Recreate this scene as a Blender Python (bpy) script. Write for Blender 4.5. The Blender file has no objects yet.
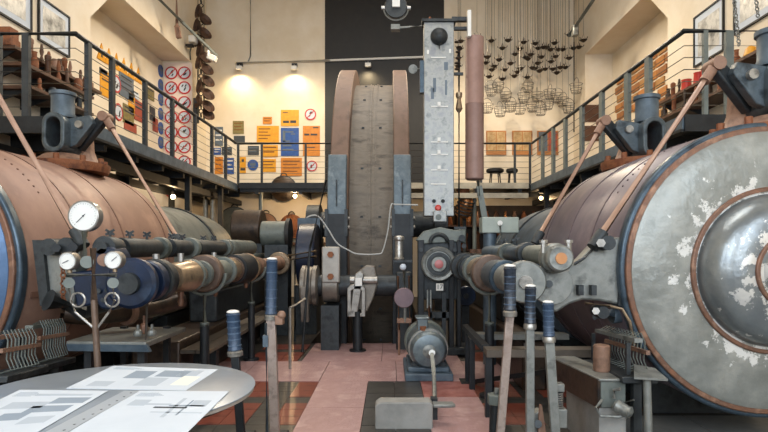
import bpy, math, random
from mathutils import Vector, Matrix
random.seed(7)
S = bpy.context.scene
C = S.collection
PI = math.pi

# ------------------------------------------------------------------ camera, world, lights, exposure
F, VX, VY, H = 560.0, 390.0, 248.0, 1.6          # focal length / vanishing point in pixels, eye height
cam_d = bpy.data.cameras.new('camera'); cam = bpy.data.objects.new('camera', cam_d); C.objects.link(cam)
cam.location = (0, 0, H); cam.rotation_euler = (PI/2, 0, 0)
cam_d.sensor_width = 36; cam_d.lens = F*36/768
cam_d.shift_x = -(VX-384)/768; cam_d.shift_y = (VY-216)/768
cam_d.clip_start = .05; cam_d.clip_end = 100
S.camera = cam
S.view_settings.view_transform = 'Standard'; S.view_settings.look = 'None'
S.view_settings.gamma = 1; S.view_settings.use_curve_mapping = False
S.view_settings.exposure = 0.3
w = bpy.data.worlds.new('sky'); S.world = w; w.use_nodes = True
w.node_tree.nodes['Background'].inputs[0].default_value = (.55, .72, 1, 1)
w.node_tree.nodes['Background'].inputs[1].default_value = 1.0

def area(name, loc, target, sx, sy, power, col):
    d = bpy.data.lights.new(name, 'AREA'); d.shape = 'RECTANGLE'; d.size = sx; d.size_y = sy
    d.energy = power; d.color = col
    o = bpy.data.objects.new(name, d); C.objects.link(o); o.location = loc
    o.rotation_euler = (Vector(target)-Vector(loc)).to_track_quat('-Z', 'Y').to_euler()
    return o
# daylight through the three tall windows of the front wall behind the visitor
for i, x in enumerate((-4, 0, 4)):
    area('window_daylight', (x, -3.8, 4.4), (x*.8, 8, 1.5), 2.3, 5.2, 290, (.82, .91, 1))
# warm fill from above, added in two unseen roof openings
for i, y in enumerate((4.5, 11.5)):
    area('overhead_fill', (0, y, 10.3), (0, y, 0), 6.0, 2.6, 280, (1, .94, .84))

# ------------------------------------------------------------------ helpers
def P(x, y, Y):                                     # pixel + depth -> point
    return Vector(((x-VX)*Y/F, Y, H-(y-VY)*Y/F))
def lin(h):
    h = h.lstrip('#'); r = [int(h[i:i+2], 16)/255 for i in (0, 2, 4)]
    return tuple((c/12.92 if c <= .04045 else ((c+.055)/1.055)**2.4) for c in r)+(1,)
def mat(name, c1, c2=None, c3=None, rough=.6, metal=0.0, scale=6, bump=0.0, stops=None, emit=0, stretch=None, bscale=None, spec=None, rvar=0.0):
    m = bpy.data.materials.new(name); m.use_nodes = True; nt = m.node_tree; b = nt.nodes['Principled BSDF']
    b.inputs['Roughness'].default_value = rough; b.inputs['Metallic'].default_value = metal
    if spec is not None: b.inputs['Specular IOR Level'].default_value = spec
    b.inputs['Base Color'].default_value = lin(c1)
    tc = nt.nodes.new('ShaderNodeTexCoord'); src = tc.outputs['Object']
    if stretch:
        mp = nt.nodes.new('ShaderNodeMapping'); mp.inputs['Scale'].default_value = stretch
        nt.links.new(src, mp.inputs[0]); src = mp.outputs[0]
    n = nt.nodes.new('ShaderNodeTexNoise'); n.inputs['Scale'].default_value = scale; n.inputs['Detail'].default_value = 6
    n.inputs['Roughness'].default_value = .62
    nt.links.new(src, n.inputs['Vector'])
    if c2:
        r = nt.nodes.new('ShaderNodeValToRGB'); e = r.color_ramp.elements
        st = stops or ((.35, .62) if not c3 else (.32, .52, .68))
        e[0].position = st[0]; e[0].color = lin(c1); e[1].position = st[1]; e[1].color = lin(c2)
        if c3: x = e.new(st[2]); x.color = lin(c3)
        nt.links.new(n.outputs[0], r.inputs[0]); nt.links.new(r.outputs[0], b.inputs['Base Color'])
    if rvar:
        mr = nt.nodes.new('ShaderNodeMapRange'); mr.inputs[3].default_value = max(.05, rough-rvar); mr.inputs[4].default_value = min(1, rough+rvar)
        mr.inputs[1].default_value = .3; mr.inputs[2].default_value = .7
        nt.links.new(n.outputs[0], mr.inputs[0]); nt.links.new(mr.outputs[0], b.inputs['Roughness'])
    if bump:
        n2 = nt.nodes.new('ShaderNodeTexNoise'); n2.inputs['Scale'].default_value = bscale or scale*5; n2.inputs['Detail'].default_value = 5
        nt.links.new(src, n2.inputs['Vector'])
        bp = nt.nodes.new('ShaderNodeBump'); bp.inputs['Strength'].default_value = bump; bp.inputs['Distance'].default_value = .02
        nt.links.new(n2.outputs[0], bp.inputs['Height']); nt.links.new(bp.outputs[0], b.inputs['Normal'])
    if emit:
        b.inputs['Emission Color'].default_value = lin(c1); b.inputs['Emission Strength'].default_value = emit
    return m

class MB:
    def __init__(s): s.v = []; s.f = []
    def add(s, vs, fs):
        o = len(s.v); s.v += [Vector(p) for p in vs]; s.f += [tuple(i+o for i in f) for f in fs]; return s
    def box(s, c, d, R=None):
        c = Vector(c); h = [x/2 for x in d]
        vs = [Vector((x*h[0], y*h[1], z*h[2])) for x in (-1, 1) for y in (-1, 1) for z in (-1, 1)]
        if R is not None: vs = [R @ p for p in vs]
        return s.add([p+c for p in vs], [(0,1,3,2), (4,6,7,5), (0,4,5,1), (2,3,7,6), (0,2,6,4), (1,5,7,3)])
    def bx(s, x0, x1, y0, y1, z0, z1):
        return s.box(((x0+x1)/2, (y0+y1)/2, (z0+z1)/2), (abs(x1-x0), abs(y1-y0), abs(z1-z0)))
    def beam(s, a, b, w, h, up=(0,0,1)):
        a, b = Vector(a), Vector(b); d = (b-a); L = d.length; d.normalize(); up = Vector(up)
        if abs(d.dot(up)) > .98: up = Vector((0,1,0))
        x = d.cross(up).normalized(); z = x.cross(d)
        return s.box((a+b)/2, (w, L, h), Matrix((x, d, z)).transposed())
    def frame(s, d):
        d = Vector(d).normalized(); u = Vector((0,0,1)) if abs(d.z) < .9 else Vector((1,0,0))
        x = d.cross(u).normalized(); return x, x.cross(d).normalized(), d
    def lathe(s, prof, o, axis=(0,0,1), n=24, cap=True):
        o = Vector(o); x, y, d = s.frame(axis); vs = []; fs = []
        for (r, t) in prof:
            for k in range(n):
                a = 2*PI*k/n; vs.append(o+d*t+(x*math.cos(a)+y*math.sin(a))*max(r, 1e-4))
        for i in range(len(prof)-1):
            for k in range(n):
                k2 = (k+1) % n; fs.append((i*n+k, i*n+k2, (i+1)*n+k2, (i+1)*n+k))
        if cap:
            fs.append(tuple(range(n))[::-1]); m = (len(prof)-1)*n; fs.append(tuple(m+k for k in range(n)))
        return s.add(vs, fs)
    def cyl(s, a, b, r, r2=None, n=14):
        a, b = Vector(a), Vector(b); L = (b-a).length
        return s.lathe([(r, 0), (r if r2 is None else r2, L)], a, (b-a), n)
    def ring(s, o, axis, ro, ri, t, n=24):               # flat ring, thickness t along axis from o
        return s.lathe([(ri, 0), (ro, 0), (ro, t), (ri, t), (ri, 0)], o, axis, n, cap=False)
    def torus(s, o, axis, R, r, n=24, m=8, a0=0, a1=2*PI):
        o = Vector(o); x, y, d = s.frame(axis); full = abs(a1-a0-2*PI) < 1e-6
        pts = [o+(x*math.cos(a0+(a1-a0)*k/n)+y*math.sin(a0+(a1-a0)*k/n))*R for k in range(n if full else n+1)]
        return s.tube(pts+([pts[0], pts[1]] if full else []), r, m)
    def sphere(s, c, r, sc=(1,1,1), n=14, m=8):
        c = Vector(c); vs = []; fs = []
        for i in range(1, m):
            t = PI*i/m
            for k in range(n):
                a = 2*PI*k/n; vs.append(c+Vector((r*sc[0]*math.sin(t)*math.cos(a), r*sc[1]*math.sin(t)*math.sin(a), r*sc[2]*math.cos(t))))
        for i in range(m-2):
            for k in range(n):
                k2 = (k+1) % n; fs.append((i*n+k, (i+1)*n+k, (i+1)*n+k2, i*n+k2))
        fs.append(tuple(range(n))); fs.append(tuple((m-2)*n+k for k in range(n))[::-1])
        return s.add(vs, fs)
    def tube(s, pts, r, n=8, r2=None):
        pts = [Vector(p) for p in pts]; N = len(pts); vs = []; fs = []; px = None
        for i, p in enumerate(pts):
            d = (pts[min(i+1, N-1)]-pts[max(i-1, 0)]).normalized()
            if px is None: px, py, _ = s.frame(d)
            else:
                px = (px-d*px.dot(d)); px = px.normalized() if px.length > 1e-6 else s.frame(d)[0]; py = d.cross(px)
            rr = r if r2 is None else r+(r2-r)*i/(N-1)
            for k in range(n):
                a = 2*PI*k/n; vs.append(p+(px*math.cos(a)+py*math.sin(a))*rr)
        for i in range(N-1):
            for k in range(n):
                k2 = (k+1) % n; fs.append((i*n+k, i*n+k2, (i+1)*n+k2, (i+1)*n+k))
        fs.append(tuple(range(n))[::-1]); fs.append(tuple((N-1)*n+k for k in range(n)))
        return s.add(vs, fs)
    def prism(s, poly, th):                                # poly: 3-D points, th: thickness vector
        n = len(poly); th = Vector(th); vs = [Vector(p) for p in poly]+[Vector(p)+th for p in poly]
        fs = [tuple(range(n)), tuple(range(2*n-1, n-1, -1))]+[(k, n+k, n+(k+1) % n, (k+1) % n) for k in range(n)]
        return s.add(vs, fs)
    def hollow(s, outer, inner, th):                       # same-count loops
        n = len(outer); th = Vector(th)
        vs = [Vector(p) for p in outer]+[Vector(p) for p in inner]; vs += [p+th for p in vs]; fs = []
        for k in range(n):
            q = (k+1) % n
            fs += [(k, q, n+q, n+k), (2*n+k, 3*n+k, 3*n+q, 2*n+q), (k, 2*n+k, 2*n+q, q), (n+k, n+q, 3*n+q, 3*n+k)]
        return s.add(vs, fs)
    def build(s, name, m, parent=None, bev=0, label=None, sharp=35):
        me = bpy.data.meshes.new(name); o = bpy.data.objects.new(name, me); C.objects.link(o)
        if parent is None:
            lo = [min(p[i] for p in s.v) for i in range(3)]; hi = [max(p[i] for p in s.v) for i in range(3)]
            off = Vector(((lo[0]+hi[0])/2, (lo[1]+hi[1])/2, lo[2])); o.location = off
        else: off = wl(parent); o.parent = parent
        me.from_pydata([tuple(p-off) for p in s.v], [], s.f); me.validate()
        import bmesh
        bm = bmesh.new(); bm.from_mesh(me); bmesh.ops.recalc_face_normals(bm, faces=bm.faces); bm.to_mesh(me); bm.free()
        for p in me.polygons: p.use_smooth = True
        me.set_sharp_from_angle(angle=math.radians(sharp))
        me.materials.append(m)
        if bev:
            b = o.modifiers.new('bevel', 'BEVEL'); b.width = bev; b.segments = 2; b.limit_method = 'ANGLE'; b.angle_limit = math.radians(40)
        if label: o['label'] = label
        return o
def wl(o):
    p = Vector((0,0,0))
    while o is not None: p += o.location; o = o.parent
    return p
ORD = ['first', 'second', 'third', 'fourth', 'fifth', 'sixth', 'seventh', 'eighth', 'ninth', 'tenth', 'eleventh', 'twelfth']
def smooth(pts, n=6):                                # Catmull-Rom through the points
    p = [Vector(q) for q in pts]; p = [p[0]*2-p[1]]+p+[p[-1]*2-p[-2]]; r = []
    for i in range(1, len(p)-2):
        for k in range(n):
            t = k/n; r.append(.5*((2*p[i])+(p[i+1]-p[i-1])*t+(2*p[i-1]-5*p[i]+4*p[i+1]-p[i+2])*t*t+(3*p[i]-p[i-1]-3*p[i+1]+p[i+2])*t**3))
    return r+[p[-2]]
def tag(o, label, cat, group=None):
    o['label'] = label; o['category'] = cat
    if group: o['group'] = group
    return o
def T(name, label, cat, loc=(0,0,0), group=None):
    o = bpy.data.objects.new(name, None); C.objects.link(o); o.location = loc; o.empty_display_size = .1
    return tag(o, label, cat, group)
def struct(o): o['kind'] = 'structure'; return o
KIDS = {}
def copy_tree(o, parent=None):
    c = o.copy(); C.objects.link(c); c.parent = parent
    for ch in list(o.children): copy_tree(ch, c)
    return c
def stad(cx, cz, w, h, y, n=10):                          # stadium loop in the XZ plane
    r = w/2; pts = []
    for k in range(n+1): a = PI*k/n; pts.append((cx+r*math.cos(a), y, cz+h/2-r+r*math.sin(a)))
    for k in range(n+1): a = PI+PI*k/n; pts.append((cx+r*math.cos(a), y, cz-h/2+r+r*math.sin(a)))
    return pts

# ------------------------------------------------------------------ materials
M = dict(
 wall=mat('cream_plaster', '#e6dac6', '#dccdb4', rough=.9, scale=1.2, bump=.1, bscale=14),
 floor=mat('oily_concrete', '#1f1c1a', '#3a332c', '#2a2622', rough=.55, scale=2.5, bump=.3),
 redtile=mat('red_tile', '#6b3529', '#7d4132', '#552b23', rough=.3, scale=3),
 darktile=mat('dark_tile', '#2b2926', '#3d3a36', rough=.35, scale=5, bump=.06),
 steel_dark=mat('black_steel', '#17191c', '#26292c', rough=.5, metal=.3, scale=5, bump=.05),
 steel_blue=mat('blue_grey_paint', '#3f4c57', '#596772', rough=.45, metal=.2, scale=5),
 rail=mat('anthracite_paint', '#23272a', '#30363a', rough=.5, scale=5),
 railgrey=mat('grey_green_paint', '#5b625f', '#6c736f', rough=.5, scale=5),
 wire=mat('thin_steel', '#6d675e', rough=.4, metal=.7),
 cladL=mat('brown_cladding', '#9c7a68', '#8b6b5c', '#a88673', rough=.5, metal=.1, scale=1.6, bump=.06),
 cladR=mat('purple_brown_cladding', '#776b70', '#675d64', '#847679', rough=.42, metal=.15, scale=1.6, bump=.06),
 bandL=mat('brown_strap', '#7d5c4c', '#6b4f43', rough=.5, metal=.2, scale=6), bandR=mat('purple_strap', '#5a4d50', '#685a5c', rough=.45, metal=.2, scale=6),
 copper=mat('rusty_copper_edge', '#8a6048', '#6f5142', '#a07a62', rough=.45, metal=.35, scale=7, bump=.1),
 bluesteel=mat('blued_steel', '#323e49', '#4a5965', '#212b33', rough=.32, metal=.5, scale=4),
 deepblue=mat('deep_blue_enamel', '#192a46', '#121f34', '#2e3f56', rough=.35, metal=.2, scale=5),
 cover=mat('flaking_grey_iron', '#757772', '#8c8d87', '#a3a29a', rough=.38, metal=.35, scale=2.4, bump=.3, rvar=.12),
 dome=mat('dark_mottled_iron', '#6a7074', '#7d8284', '#8f9290', rough=.3, metal=.6, scale=2.4, bump=.2),
 cast=mat('cast_grey', '#6c6e6a', '#858681', '#4e504d', rough=.42, metal=.4, scale=5, bump=.1),
 castdk=mat('dark_cast_iron', '#222629', '#373b3d', '#181b1d', rough=.5, metal=.35, scale=5, bump=.12),
 castgr=mat('green_grey_iron', '#565c58', '#6c716b', '#3f4541', rough=.5, metal=.2, scale=3, bump=.15),
 oily=mat('oily_brown_iron', '#2c231d', '#45362a', '#1d1917', rough=.4, metal=.3, scale=4, bump=.15),
 rust=mat('rusty_iron', '#6d3c26', '#8a5636', '#4b2b20', rough=.75, metal=.1, scale=7, bump=.3),
 rustlt=mat('pale_rust', '#7a5b4a', '#8d6d5a', '#5e4539', rough=.6, metal=.15, scale=5, bump=.25),
 rod=mat('copper_brown_rod', '#8a6a58', '#9c7b68', rough=.42, metal=.25, scale=6),
 brass=mat('worn_brass_steel', '#83705c', '#9b866c', '#5e5144', rough=.32, metal=.6, scale=6, bump=.05),
 steel=mat('bright_worn_steel', '#85827d', '#a09c95', '#65625e', rough=.32, metal=.65, scale=7, bump=.05),
 rimbrown=mat('brown_rim_paint', '#6b5646', '#785f50', '#5a483c', rough=.6, metal=.15, scale=3, bump=.05),
 barrel=mat('grey_brown_timber', '#6b6257', '#7d7264', '#524a41', rough=.65, scale=2.2, bump=.25, stretch=(1, 3, 3)),
 brakegrey=mat('blue_grey_shoe', '#6c777d', '#57636a', '#818b8f', rough=.5, metal=.3, scale=5, bump=.1),
 panel=mat('worn_silver_panel', '#84868a', '#9a9b97', '#62676a', rough=.42, metal=.35, scale=7, bump=.15, stops=(.34, .52, .7)),
 pinktube=mat('rose_brown_tube', '#86695f', '#94766c', rough=.5, metal=.1, scale=4),
 white=mat('white_enamel', '#d8d6d0', rough=.4),
 paper=mat('white_paper', '#c9d0d8', '#bfc7d0', rough=.7, scale=2),
 ink=mat('grey_print', '#8d97a3', rough=.8), inkdk=mat('dark_print', '#3a3d42', rough=.8),
 black=mat('black_paint', '#141312', '#1c1a18', rough=.6, scale=4),
 table=mat('grey_table_laminate', '#7f8790', '#8a929a', rough=.3, scale=5),
 gripblue=mat('blue_tape_grip', '#1a2840', '#3c4f66', '#0e1726', rough=.35, metal=.1, scale=30, stretch=(1, 1, 6)),
 gripblack=mat('black_tape_grip', '#14171d', '#3b434f', rough=.3, metal=.1, scale=24, stretch=(1, 1, 6)),
 yellow=mat('yellow_enamel', '#e0a020', '#d29018', rough=.45, scale=9), orange=mat('orange_enamel', '#d08422', '#bf7420', rough=.5, scale=9),
 blue=mat('blue_enamel', '#1f4688', '#2b5499', rough=.4, scale=9), red=mat('red_enamel', '#b82a2a', rough=.4),
 greyblue=mat('grey_blue_enamel', '#5a6672', rough=.5), olive=mat('olive_board', '#6e6440', '#8a7c48', rough=.6, scale=12), dkgrey=mat('dark_grey_enamel', '#3d4246', rough=.5),
 redsign=mat('faded_red_board', '#9c4a38', rough=.6),
 wood=mat('dark_wood', '#4a3022', '#5c3e2a', rough=.6, scale=4, stretch=(1, 8, 8)),
 woodorange=mat('orange_brown_board', '#a06a38', '#b87c44', '#7d5030', rough=.6, scale=4),
 concrete=mat('pale_grey_concrete', '#787773', '#8d8b86', rough=.8, scale=4, bump=.2),
 glass=mat('lamp_globe', '#ffd9a0', emit=14), copperlit=mat('polished_copper', '#9a6a45', '#ad7c55', rough=.3, metal=.8, scale=4),
 photo=mat('grey_photograph', '#4a4a48', '#c9c6bd', '#8d8b85', rough=.35, scale=3),
 redplastic=mat('red_plastic', '#c0392b', rough=.4), rubber=mat('black_rubber', '#101010', rough=.6),
 timber=mat('weathered_plank', '#5e5347', '#4d443a', rough=.65, scale=4, stretch=(1, 6, 1)),
)
def pink_plate():
    m = mat('pink_tread_plate', '#b4928e', '#a4807c', '#bf9f9a', rough=.42, scale=3)
    nt = m.node_tree; b = nt.nodes['Principled BSDF']
    tc = nt.nodes.new('ShaderNodeTexCoord'); mp = nt.nodes.new('ShaderNodeMapping'); mp.inputs['Rotation'].default_value = (0, 0, PI/4)
    ck = nt.nodes.new('ShaderNodeTexChecker'); ck.inputs['Scale'].default_value = 38
    nt.links.new(tc.outputs['Object'], mp.inputs[0]); nt.links.new(mp.outputs[0], ck.inputs['Vector'])
    bp = nt.nodes.new('ShaderNodeBump'); bp.inputs['Strength'].default_value = .9; bp.inputs['Distance'].default_value = .006
    nt.links.new(ck.outputs['Fac'], bp.inputs['Height']); nt.links.new(bp.outputs[0], b.inputs['Normal'])
    return m
M['pink'] = pink_plate()
def flaking(m, cz, r0, r1, lo=.5):                   # ragged white paint remains between two radii of the cover
    nt = m.node_tree; b = nt.nodes['Principled BSDF']; src = b.inputs['Base Color'].links[0].from_socket
    tc = nt.nodes.new('ShaderNodeTexCoord'); sub = nt.nodes.new('ShaderNodeVectorMath'); sub.operation = 'SUBTRACT'; sub.inputs[1].default_value = (0, 0, cz)
    fl = nt.nodes.new('ShaderNodeVectorMath'); fl.operation = 'MULTIPLY'; fl.inputs[1].default_value = (1, 0, 1)
    ln = nt.nodes.new('ShaderNodeVectorMath'); ln.operation = 'LENGTH'
    nt.links.new(tc.outputs['Object'], sub.inputs[0]); nt.links.new(sub.outputs[0], fl.inputs[0]); nt.links.new(fl.outputs[0], ln.inputs[0])
    mr = nt.nodes.new('ShaderNodeMapRange'); mr.inputs[1].default_value = r0; mr.inputs[2].default_value = r1; mr.inputs[3].default_value = .16; mr.inputs[4].default_value = -.02
    nt.links.new(ln.outputs['Value'], mr.inputs[0])
    n = nt.nodes.new('ShaderNodeTexNoise'); n.inputs['Scale'].default_value = 4.5; n.inputs['Detail'].default_value = 12; n.inputs['Roughness'].default_value = .7
    nt.links.new(tc.outputs['Object'], n.inputs['Vector'])
    ad = nt.nodes.new('ShaderNodeMath'); nt.links.new(n.outputs[0], ad.inputs[0]); nt.links.new(mr.outputs[0], ad.inputs[1])
    rp = nt.nodes.new('ShaderNodeValToRGB'); rp.color_ramp.elements[0].position = .645; rp.color_ramp.elements[1].position = .665
    nt.links.new(ad.outputs[0], rp.inputs[0])
    mx = nt.nodes.new('ShaderNodeMix'); mx.data_type = 'RGBA'; mx.inputs[7].default_value = lin('#d6d4cf')
    nt.links.new(rp.outputs[0], mx.inputs[0]); nt.links.new(src, mx.inputs[6]); nt.links.new(mx.outputs[2], b.inputs['Base Color'])
    return m
flaking(M['cover'], 1.42, .62, 1.0); flaking(M['dome'], 1.42, .3, .7)
M['tread'] = mat('grey_tread_plate', '#6d6e6c', '#7d7d79', rough=.45, metal=.3, scale=4, bump=.2)
# ------------------------------------------------------------------ the room
WX, NX, YB, ZC = 6.1, 6.95, 18.6, 10.5
XG0, XG1, YG0, YG1, ZG = -4.55, 4.2, 8.1, 16.6, 3.5
b = MB()
PX0, PX1, PY0, PY1 = -1.35, .65, 9.5, 16.5                   # drum pit
b.bx(-NX, NX, -4, PY0, -.3, -.02).bx(-NX, NX, PY1, YB, -.3, -.02).bx(-NX, PX0, PY0, PY1, -.3, -.02).bx(PX1, NX, PY0, PY1, -.3, -.02)
b.bx(PX0-.1, PX1+.1, PY0, PY1, -1.6, -1.5).bx(PX0-.1, PX0, PY0, PY1, -1.5, -.3).bx(PX1, PX1+.1, PY0, PY1, -1.5, -.3).bx(PX0, PX1, PY0-.1, PY0, -1.5, -.3).bx(PX0, PX1, PY1, PY1+.1, -1.5, -.3)
floor = struct(b.build('floor', M['floor']))
floor['label'] = 'dark oily hall floor with red tiles and pink tread plates'
def protos(name, m, dx, dy, h):
    bb = MB().bx(-dx/2, dx/2, -dy/2, dy/2, 0, h); me = bpy.data.meshes.new(name); me.from_pydata(bb.v, [], bb.f); me.materials.append(m); return me
TS = .235
tme = {0: protos('tile', M['redtile'], TS-.004, TS-.004, .02), 1: protos('tile', M['darktile'], TS-.004, TS-.004, .018)}
def tile(x, y, k):
    o = bpy.data.objects.new('tile', tme[k]); C.objects.link(o); o.parent = floor
    o.location = Vector((x, y, -.02+random.uniform(-.002, .002)))-wl(floor)
def inside(x, y, r): return r[0] < x < r[1] and r[2] < y < r[3]
plates = [(-1.25, -.12, 7.9, 9.4), (-.12, 1.0, 7.9, 9.4), (-2.9, -1.85, 6.72, 7.9), (-1.85, -.85, 6.72, 7.9), (-.85, .08, 6.72, 7.9), (.08, 1.0, 6.72, 7.9), (1.0, 2.1, 6.72, 7.9),
          (-.85, -.26, 5.6, 6.72), (-.85, -.26, 4.2, 5.6), (.36, .95, 5.3, 6.0), (.36, .95, 4.2, 5.3)]
for i, (x0, x1, y0, y1) in enumerate(plates):
    me = protos('tread_plate', M['pink'], x1-x0-.008, y1-y0-.008, .024)
    o = bpy.data.objects.new('tread_plate', me); C.objects.link(o); o.parent = floor
    o.location = Vector(((x0+x1)/2, (y0+y1)/2, -.02))-wl(floor)
for i in range(-13, 10):
    for j in range(0, 22):
        x, y = -.85-TS/2+TS*(i+1) if i < 0 else .95+TS/2+TS*i, 6.72-TS/2-TS*10+TS*j
        if any(inside(x, y, (r[0]-.09, r[1]+.09, r[2]-.09, r[3]+.09)) for r in plates): continue
        if -.9 < x < .95 or x < -2.95 or x > 2.15 or y < 4.35 or y > 9.35: continue
        if x < -1.7 and y < 5.6: continue
        tile(x, y, 1 if (i % 4 == 2 or j % 4 == 3) else 0)
for i in range(2):                                            # dark slabs and one worn red slab in the middle of the walk
    for j in range(4):
        me = protos('slab', M['darktile'], .302, .55, .022); o = bpy.data.objects.new('slab', me); C.objects.link(o); o.parent = floor
        o.location = Vector((-.26+.155+.31*i, 6.72-.28-.56*j, -.02))-wl(floor)
me = protos('slab', mat('worn_red_slab', '#7e4238', '#a06a62', rough=.5, scale=5), .58, .7, .022); o = bpy.data.objects.new('slab', me); C.objects.link(o); o.parent = floor
o.location = Vector((.655, 6.36, -.02))-wl(floor)

def side_wall(name, s, yn, yf, zt):
    b = MB(); X0, X1 = s*WX, s*NX
    b.bx(X0, X1, -4, yn, -.3, ZC).bx(X0, X1, yn, yf, zt, ZC).bx(X0, X1, yf, YB, -.3, ZC).bx(X1, X1+s*.2, yn, yf, -.3, zt)
    b.prism([(X0, yn, zt), (X0, yn+1.05, zt), (X0, yn, zt-1.0)], (X1-X0, 0, 0))
    return struct(b.build(name, M['wall']))
side_wall('wall_left', -1, 11.4, 17.1, 7.3); side_wall('wall_right', 1, 12.3, 17.5, 7.65)
struct(MB().bx(-NX, NX, YB, YB+.25, -.3, ZC).build('wall_back', M['wall']))
b = MB()
for x0, x1 in ((-NX, -5.2), (-2.8, -1.2), (1.2, 2.8), (5.2, NX)): b.bx(x0, x1, -4.25, -4, -.3, ZC)
for x in (-4, 0, 4): b.bx(x-1.2, x+1.2, -4.25, -4, -.3, 1.7).bx(x-1.2, x+1.2, -4.25, -4, 7.1, ZC)
struct(b.build('wall_front', M['wall']))
for k, x in enumerate((-4, 0, 4)):
    b = MB().bx(x-1.2, x-1.12, -4.2, -4.05, 1.7, 7.1).bx(x+1.12, x+1.2, -4.2, -4.05, 1.7, 7.1)
    for i in range(6): b.bx(x-1.2, x+1.2, -4.18, -4.1, 1.7+i*1.07, 1.76+i*1.07)
    b.bx(x-.03, x+.03, -4.18, -4.1, 1.7, 7.1)
    struct(b.build('window_%d' % (k+1), M['rail']))
b = MB()
for y0, y1 in ((-4.25, 3.1), (5.9, 10.1), (12.9, YB+.25)): b.bx(-NX, NX, y0, y1, ZC, ZC+.2)
for y0, y1 in ((3.1, 5.9), (10.1, 12.9)): b.bx(-NX, -3.1, y0, y1, ZC, ZC+.2).bx(3.1, NX, y0, y1, ZC, ZC+.2)
struct(b.build('ceiling', M['wall']))
# black painted field on the back wall
struct(MB().bx((325-VX)*YB/F, (444-VX)*YB/F, YB-.02, YB, ZG, ZC).build('trim_1', M['black'], label='black painted vertical field on the cream back wall'))

# ------------------------------------------------------------------ galleries
def gallery(name, label):
    return T(name, label, 'gallery')
RH = 4.7
# left
g = gallery('gallery_walkway', 'dark steel gallery walkway along the left wall')
g.location = (-5.7, 12, 0)
MB().bx(-WX, XG0, YG0+.05, YB-.02, ZG-.1, ZG).build('deck', M['steel_dark'], g)
MB().bx(XG0-.03, XG0+.03, YG0, YG1, ZG-.2, ZG).build('edge_beam', M['steel_blue'], g)
MB().bx(XG0-.1, XG0+.05, YG0, YG1, ZG-.24, ZG-.2).build('beam_flange', M['steel_dark'], g)
MB().bx(-WX, XG0, YG0-.04, YG0+.04, ZG-.24, ZG).build('end_beam', M['steel_dark'], g)
for k in range(8): MB().bx(-WX, XG0-.05, 9+k*1.15, 9.1+k*1.15, ZG-.34, ZG-.1).build('joist', M['steel_dark'], g)
for k in range(2): MB().bx(-5.9+k*.9, -5.8+k*.9, YG0, YB-.1, ZG-.5, ZG-.34).build('girder', M['steel_dark'], g)
for (x, y) in ((-4.72, 13.1), (-4.72, 15.6), (-5.8, 12.4), (-5.85, 15.0)):
    MB().bx(x-.06, x+.06, y-.07, y+.07, -.02, ZG-.1).build('support_post', M['steel_dark'], g)
# right
g = gallery('gallery_walkway', 'dark steel gallery walkway along the right wall'); g.location = (5.3, 12, 0)
MB().bx(XG1, WX, YG0-.1, YB-.02, ZG-.1, ZG).build('deck', M['steel_dark'], g)
MB().bx(XG1-.03, XG1+.03, YG0-.1, YG1, ZG-.2, ZG).build('edge_beam', M['steel_blue'], g)
MB().bx(XG1-.05, XG1+.1, YG0-.1, YG1, ZG-.24, ZG-.2).build('beam_flange', M['steel_dark'], g)
MB().bx(XG1, WX, YG0-.14, YG0-.06, ZG-.24, ZG).build('end_beam', M['steel_dark'], g)
for k in range(8): MB().bx(XG1+.05, WX, 9+k*1.15, 9.1+k*1.15, ZG-.34, ZG-.1).build('joist', M['steel_dark'], g)
for k in range(2): MB().bx(4.7+k*.7, 4.8+k*.7, YG0, YB-.1, ZG-.5, ZG-.34).build('girder', M['steel_dark'], g)
for (x, y) in ((4.36, 15.6), (5.6, 13.1), (4.36, 12.6)):
    MB().bx(x-.06, x+.06, y-.07, y+.07, -.02, ZG-.1).build('support_post', M['steel_dark'], g)
# back
g = gallery('gallery_walkway', 'cross gallery walkway along the back wall behind the winding drum'); g.location = (0, 17.6, 0)
MB().bx(XG0+.04, XG1-.04, YG1, YB-.02, ZG-.1, ZG).build('deck', M['steel_dark'], g)
MB().bx(XG0+.1, -.9, YG1-.05, YG1+.02, ZG-.14, ZG+.03).build('edge_beam', M['steel_dark'], g)
MB().bx(-.9, XG1-.1, YG1-.05, YG1+.02, ZG-.14, ZG+.03).build('edge_beam', mat('cream_beam', '#b9b2a0', '#8f897c', rough=.6, scale=2), g)
MB().bx(-.9, XG1-.1, YG1-.02, YG1+.1, ZG-.42, ZG-.27).build('lower_beam', bpy.data.materials['cream_beam'], g)
MB().bx(XG0+.1, -.9, YG1+.02, YG1+.1, ZG-.24, ZG-.14).build('lower_beam', M['steel_dark'], g)
for k in range(7): MB().bx(-4+k*1.3, -3.9+k*1.3, YG1, YB-.05, ZG-.3, ZG-.1).build('joist', M['steel_dark'], g)
for x in (-3.9, 2.55): MB().cyl((x, YG1+.3, -.02), (x, YG1+.3, ZG-.1), .06).build('support_post', M['railgrey'], g)

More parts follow.
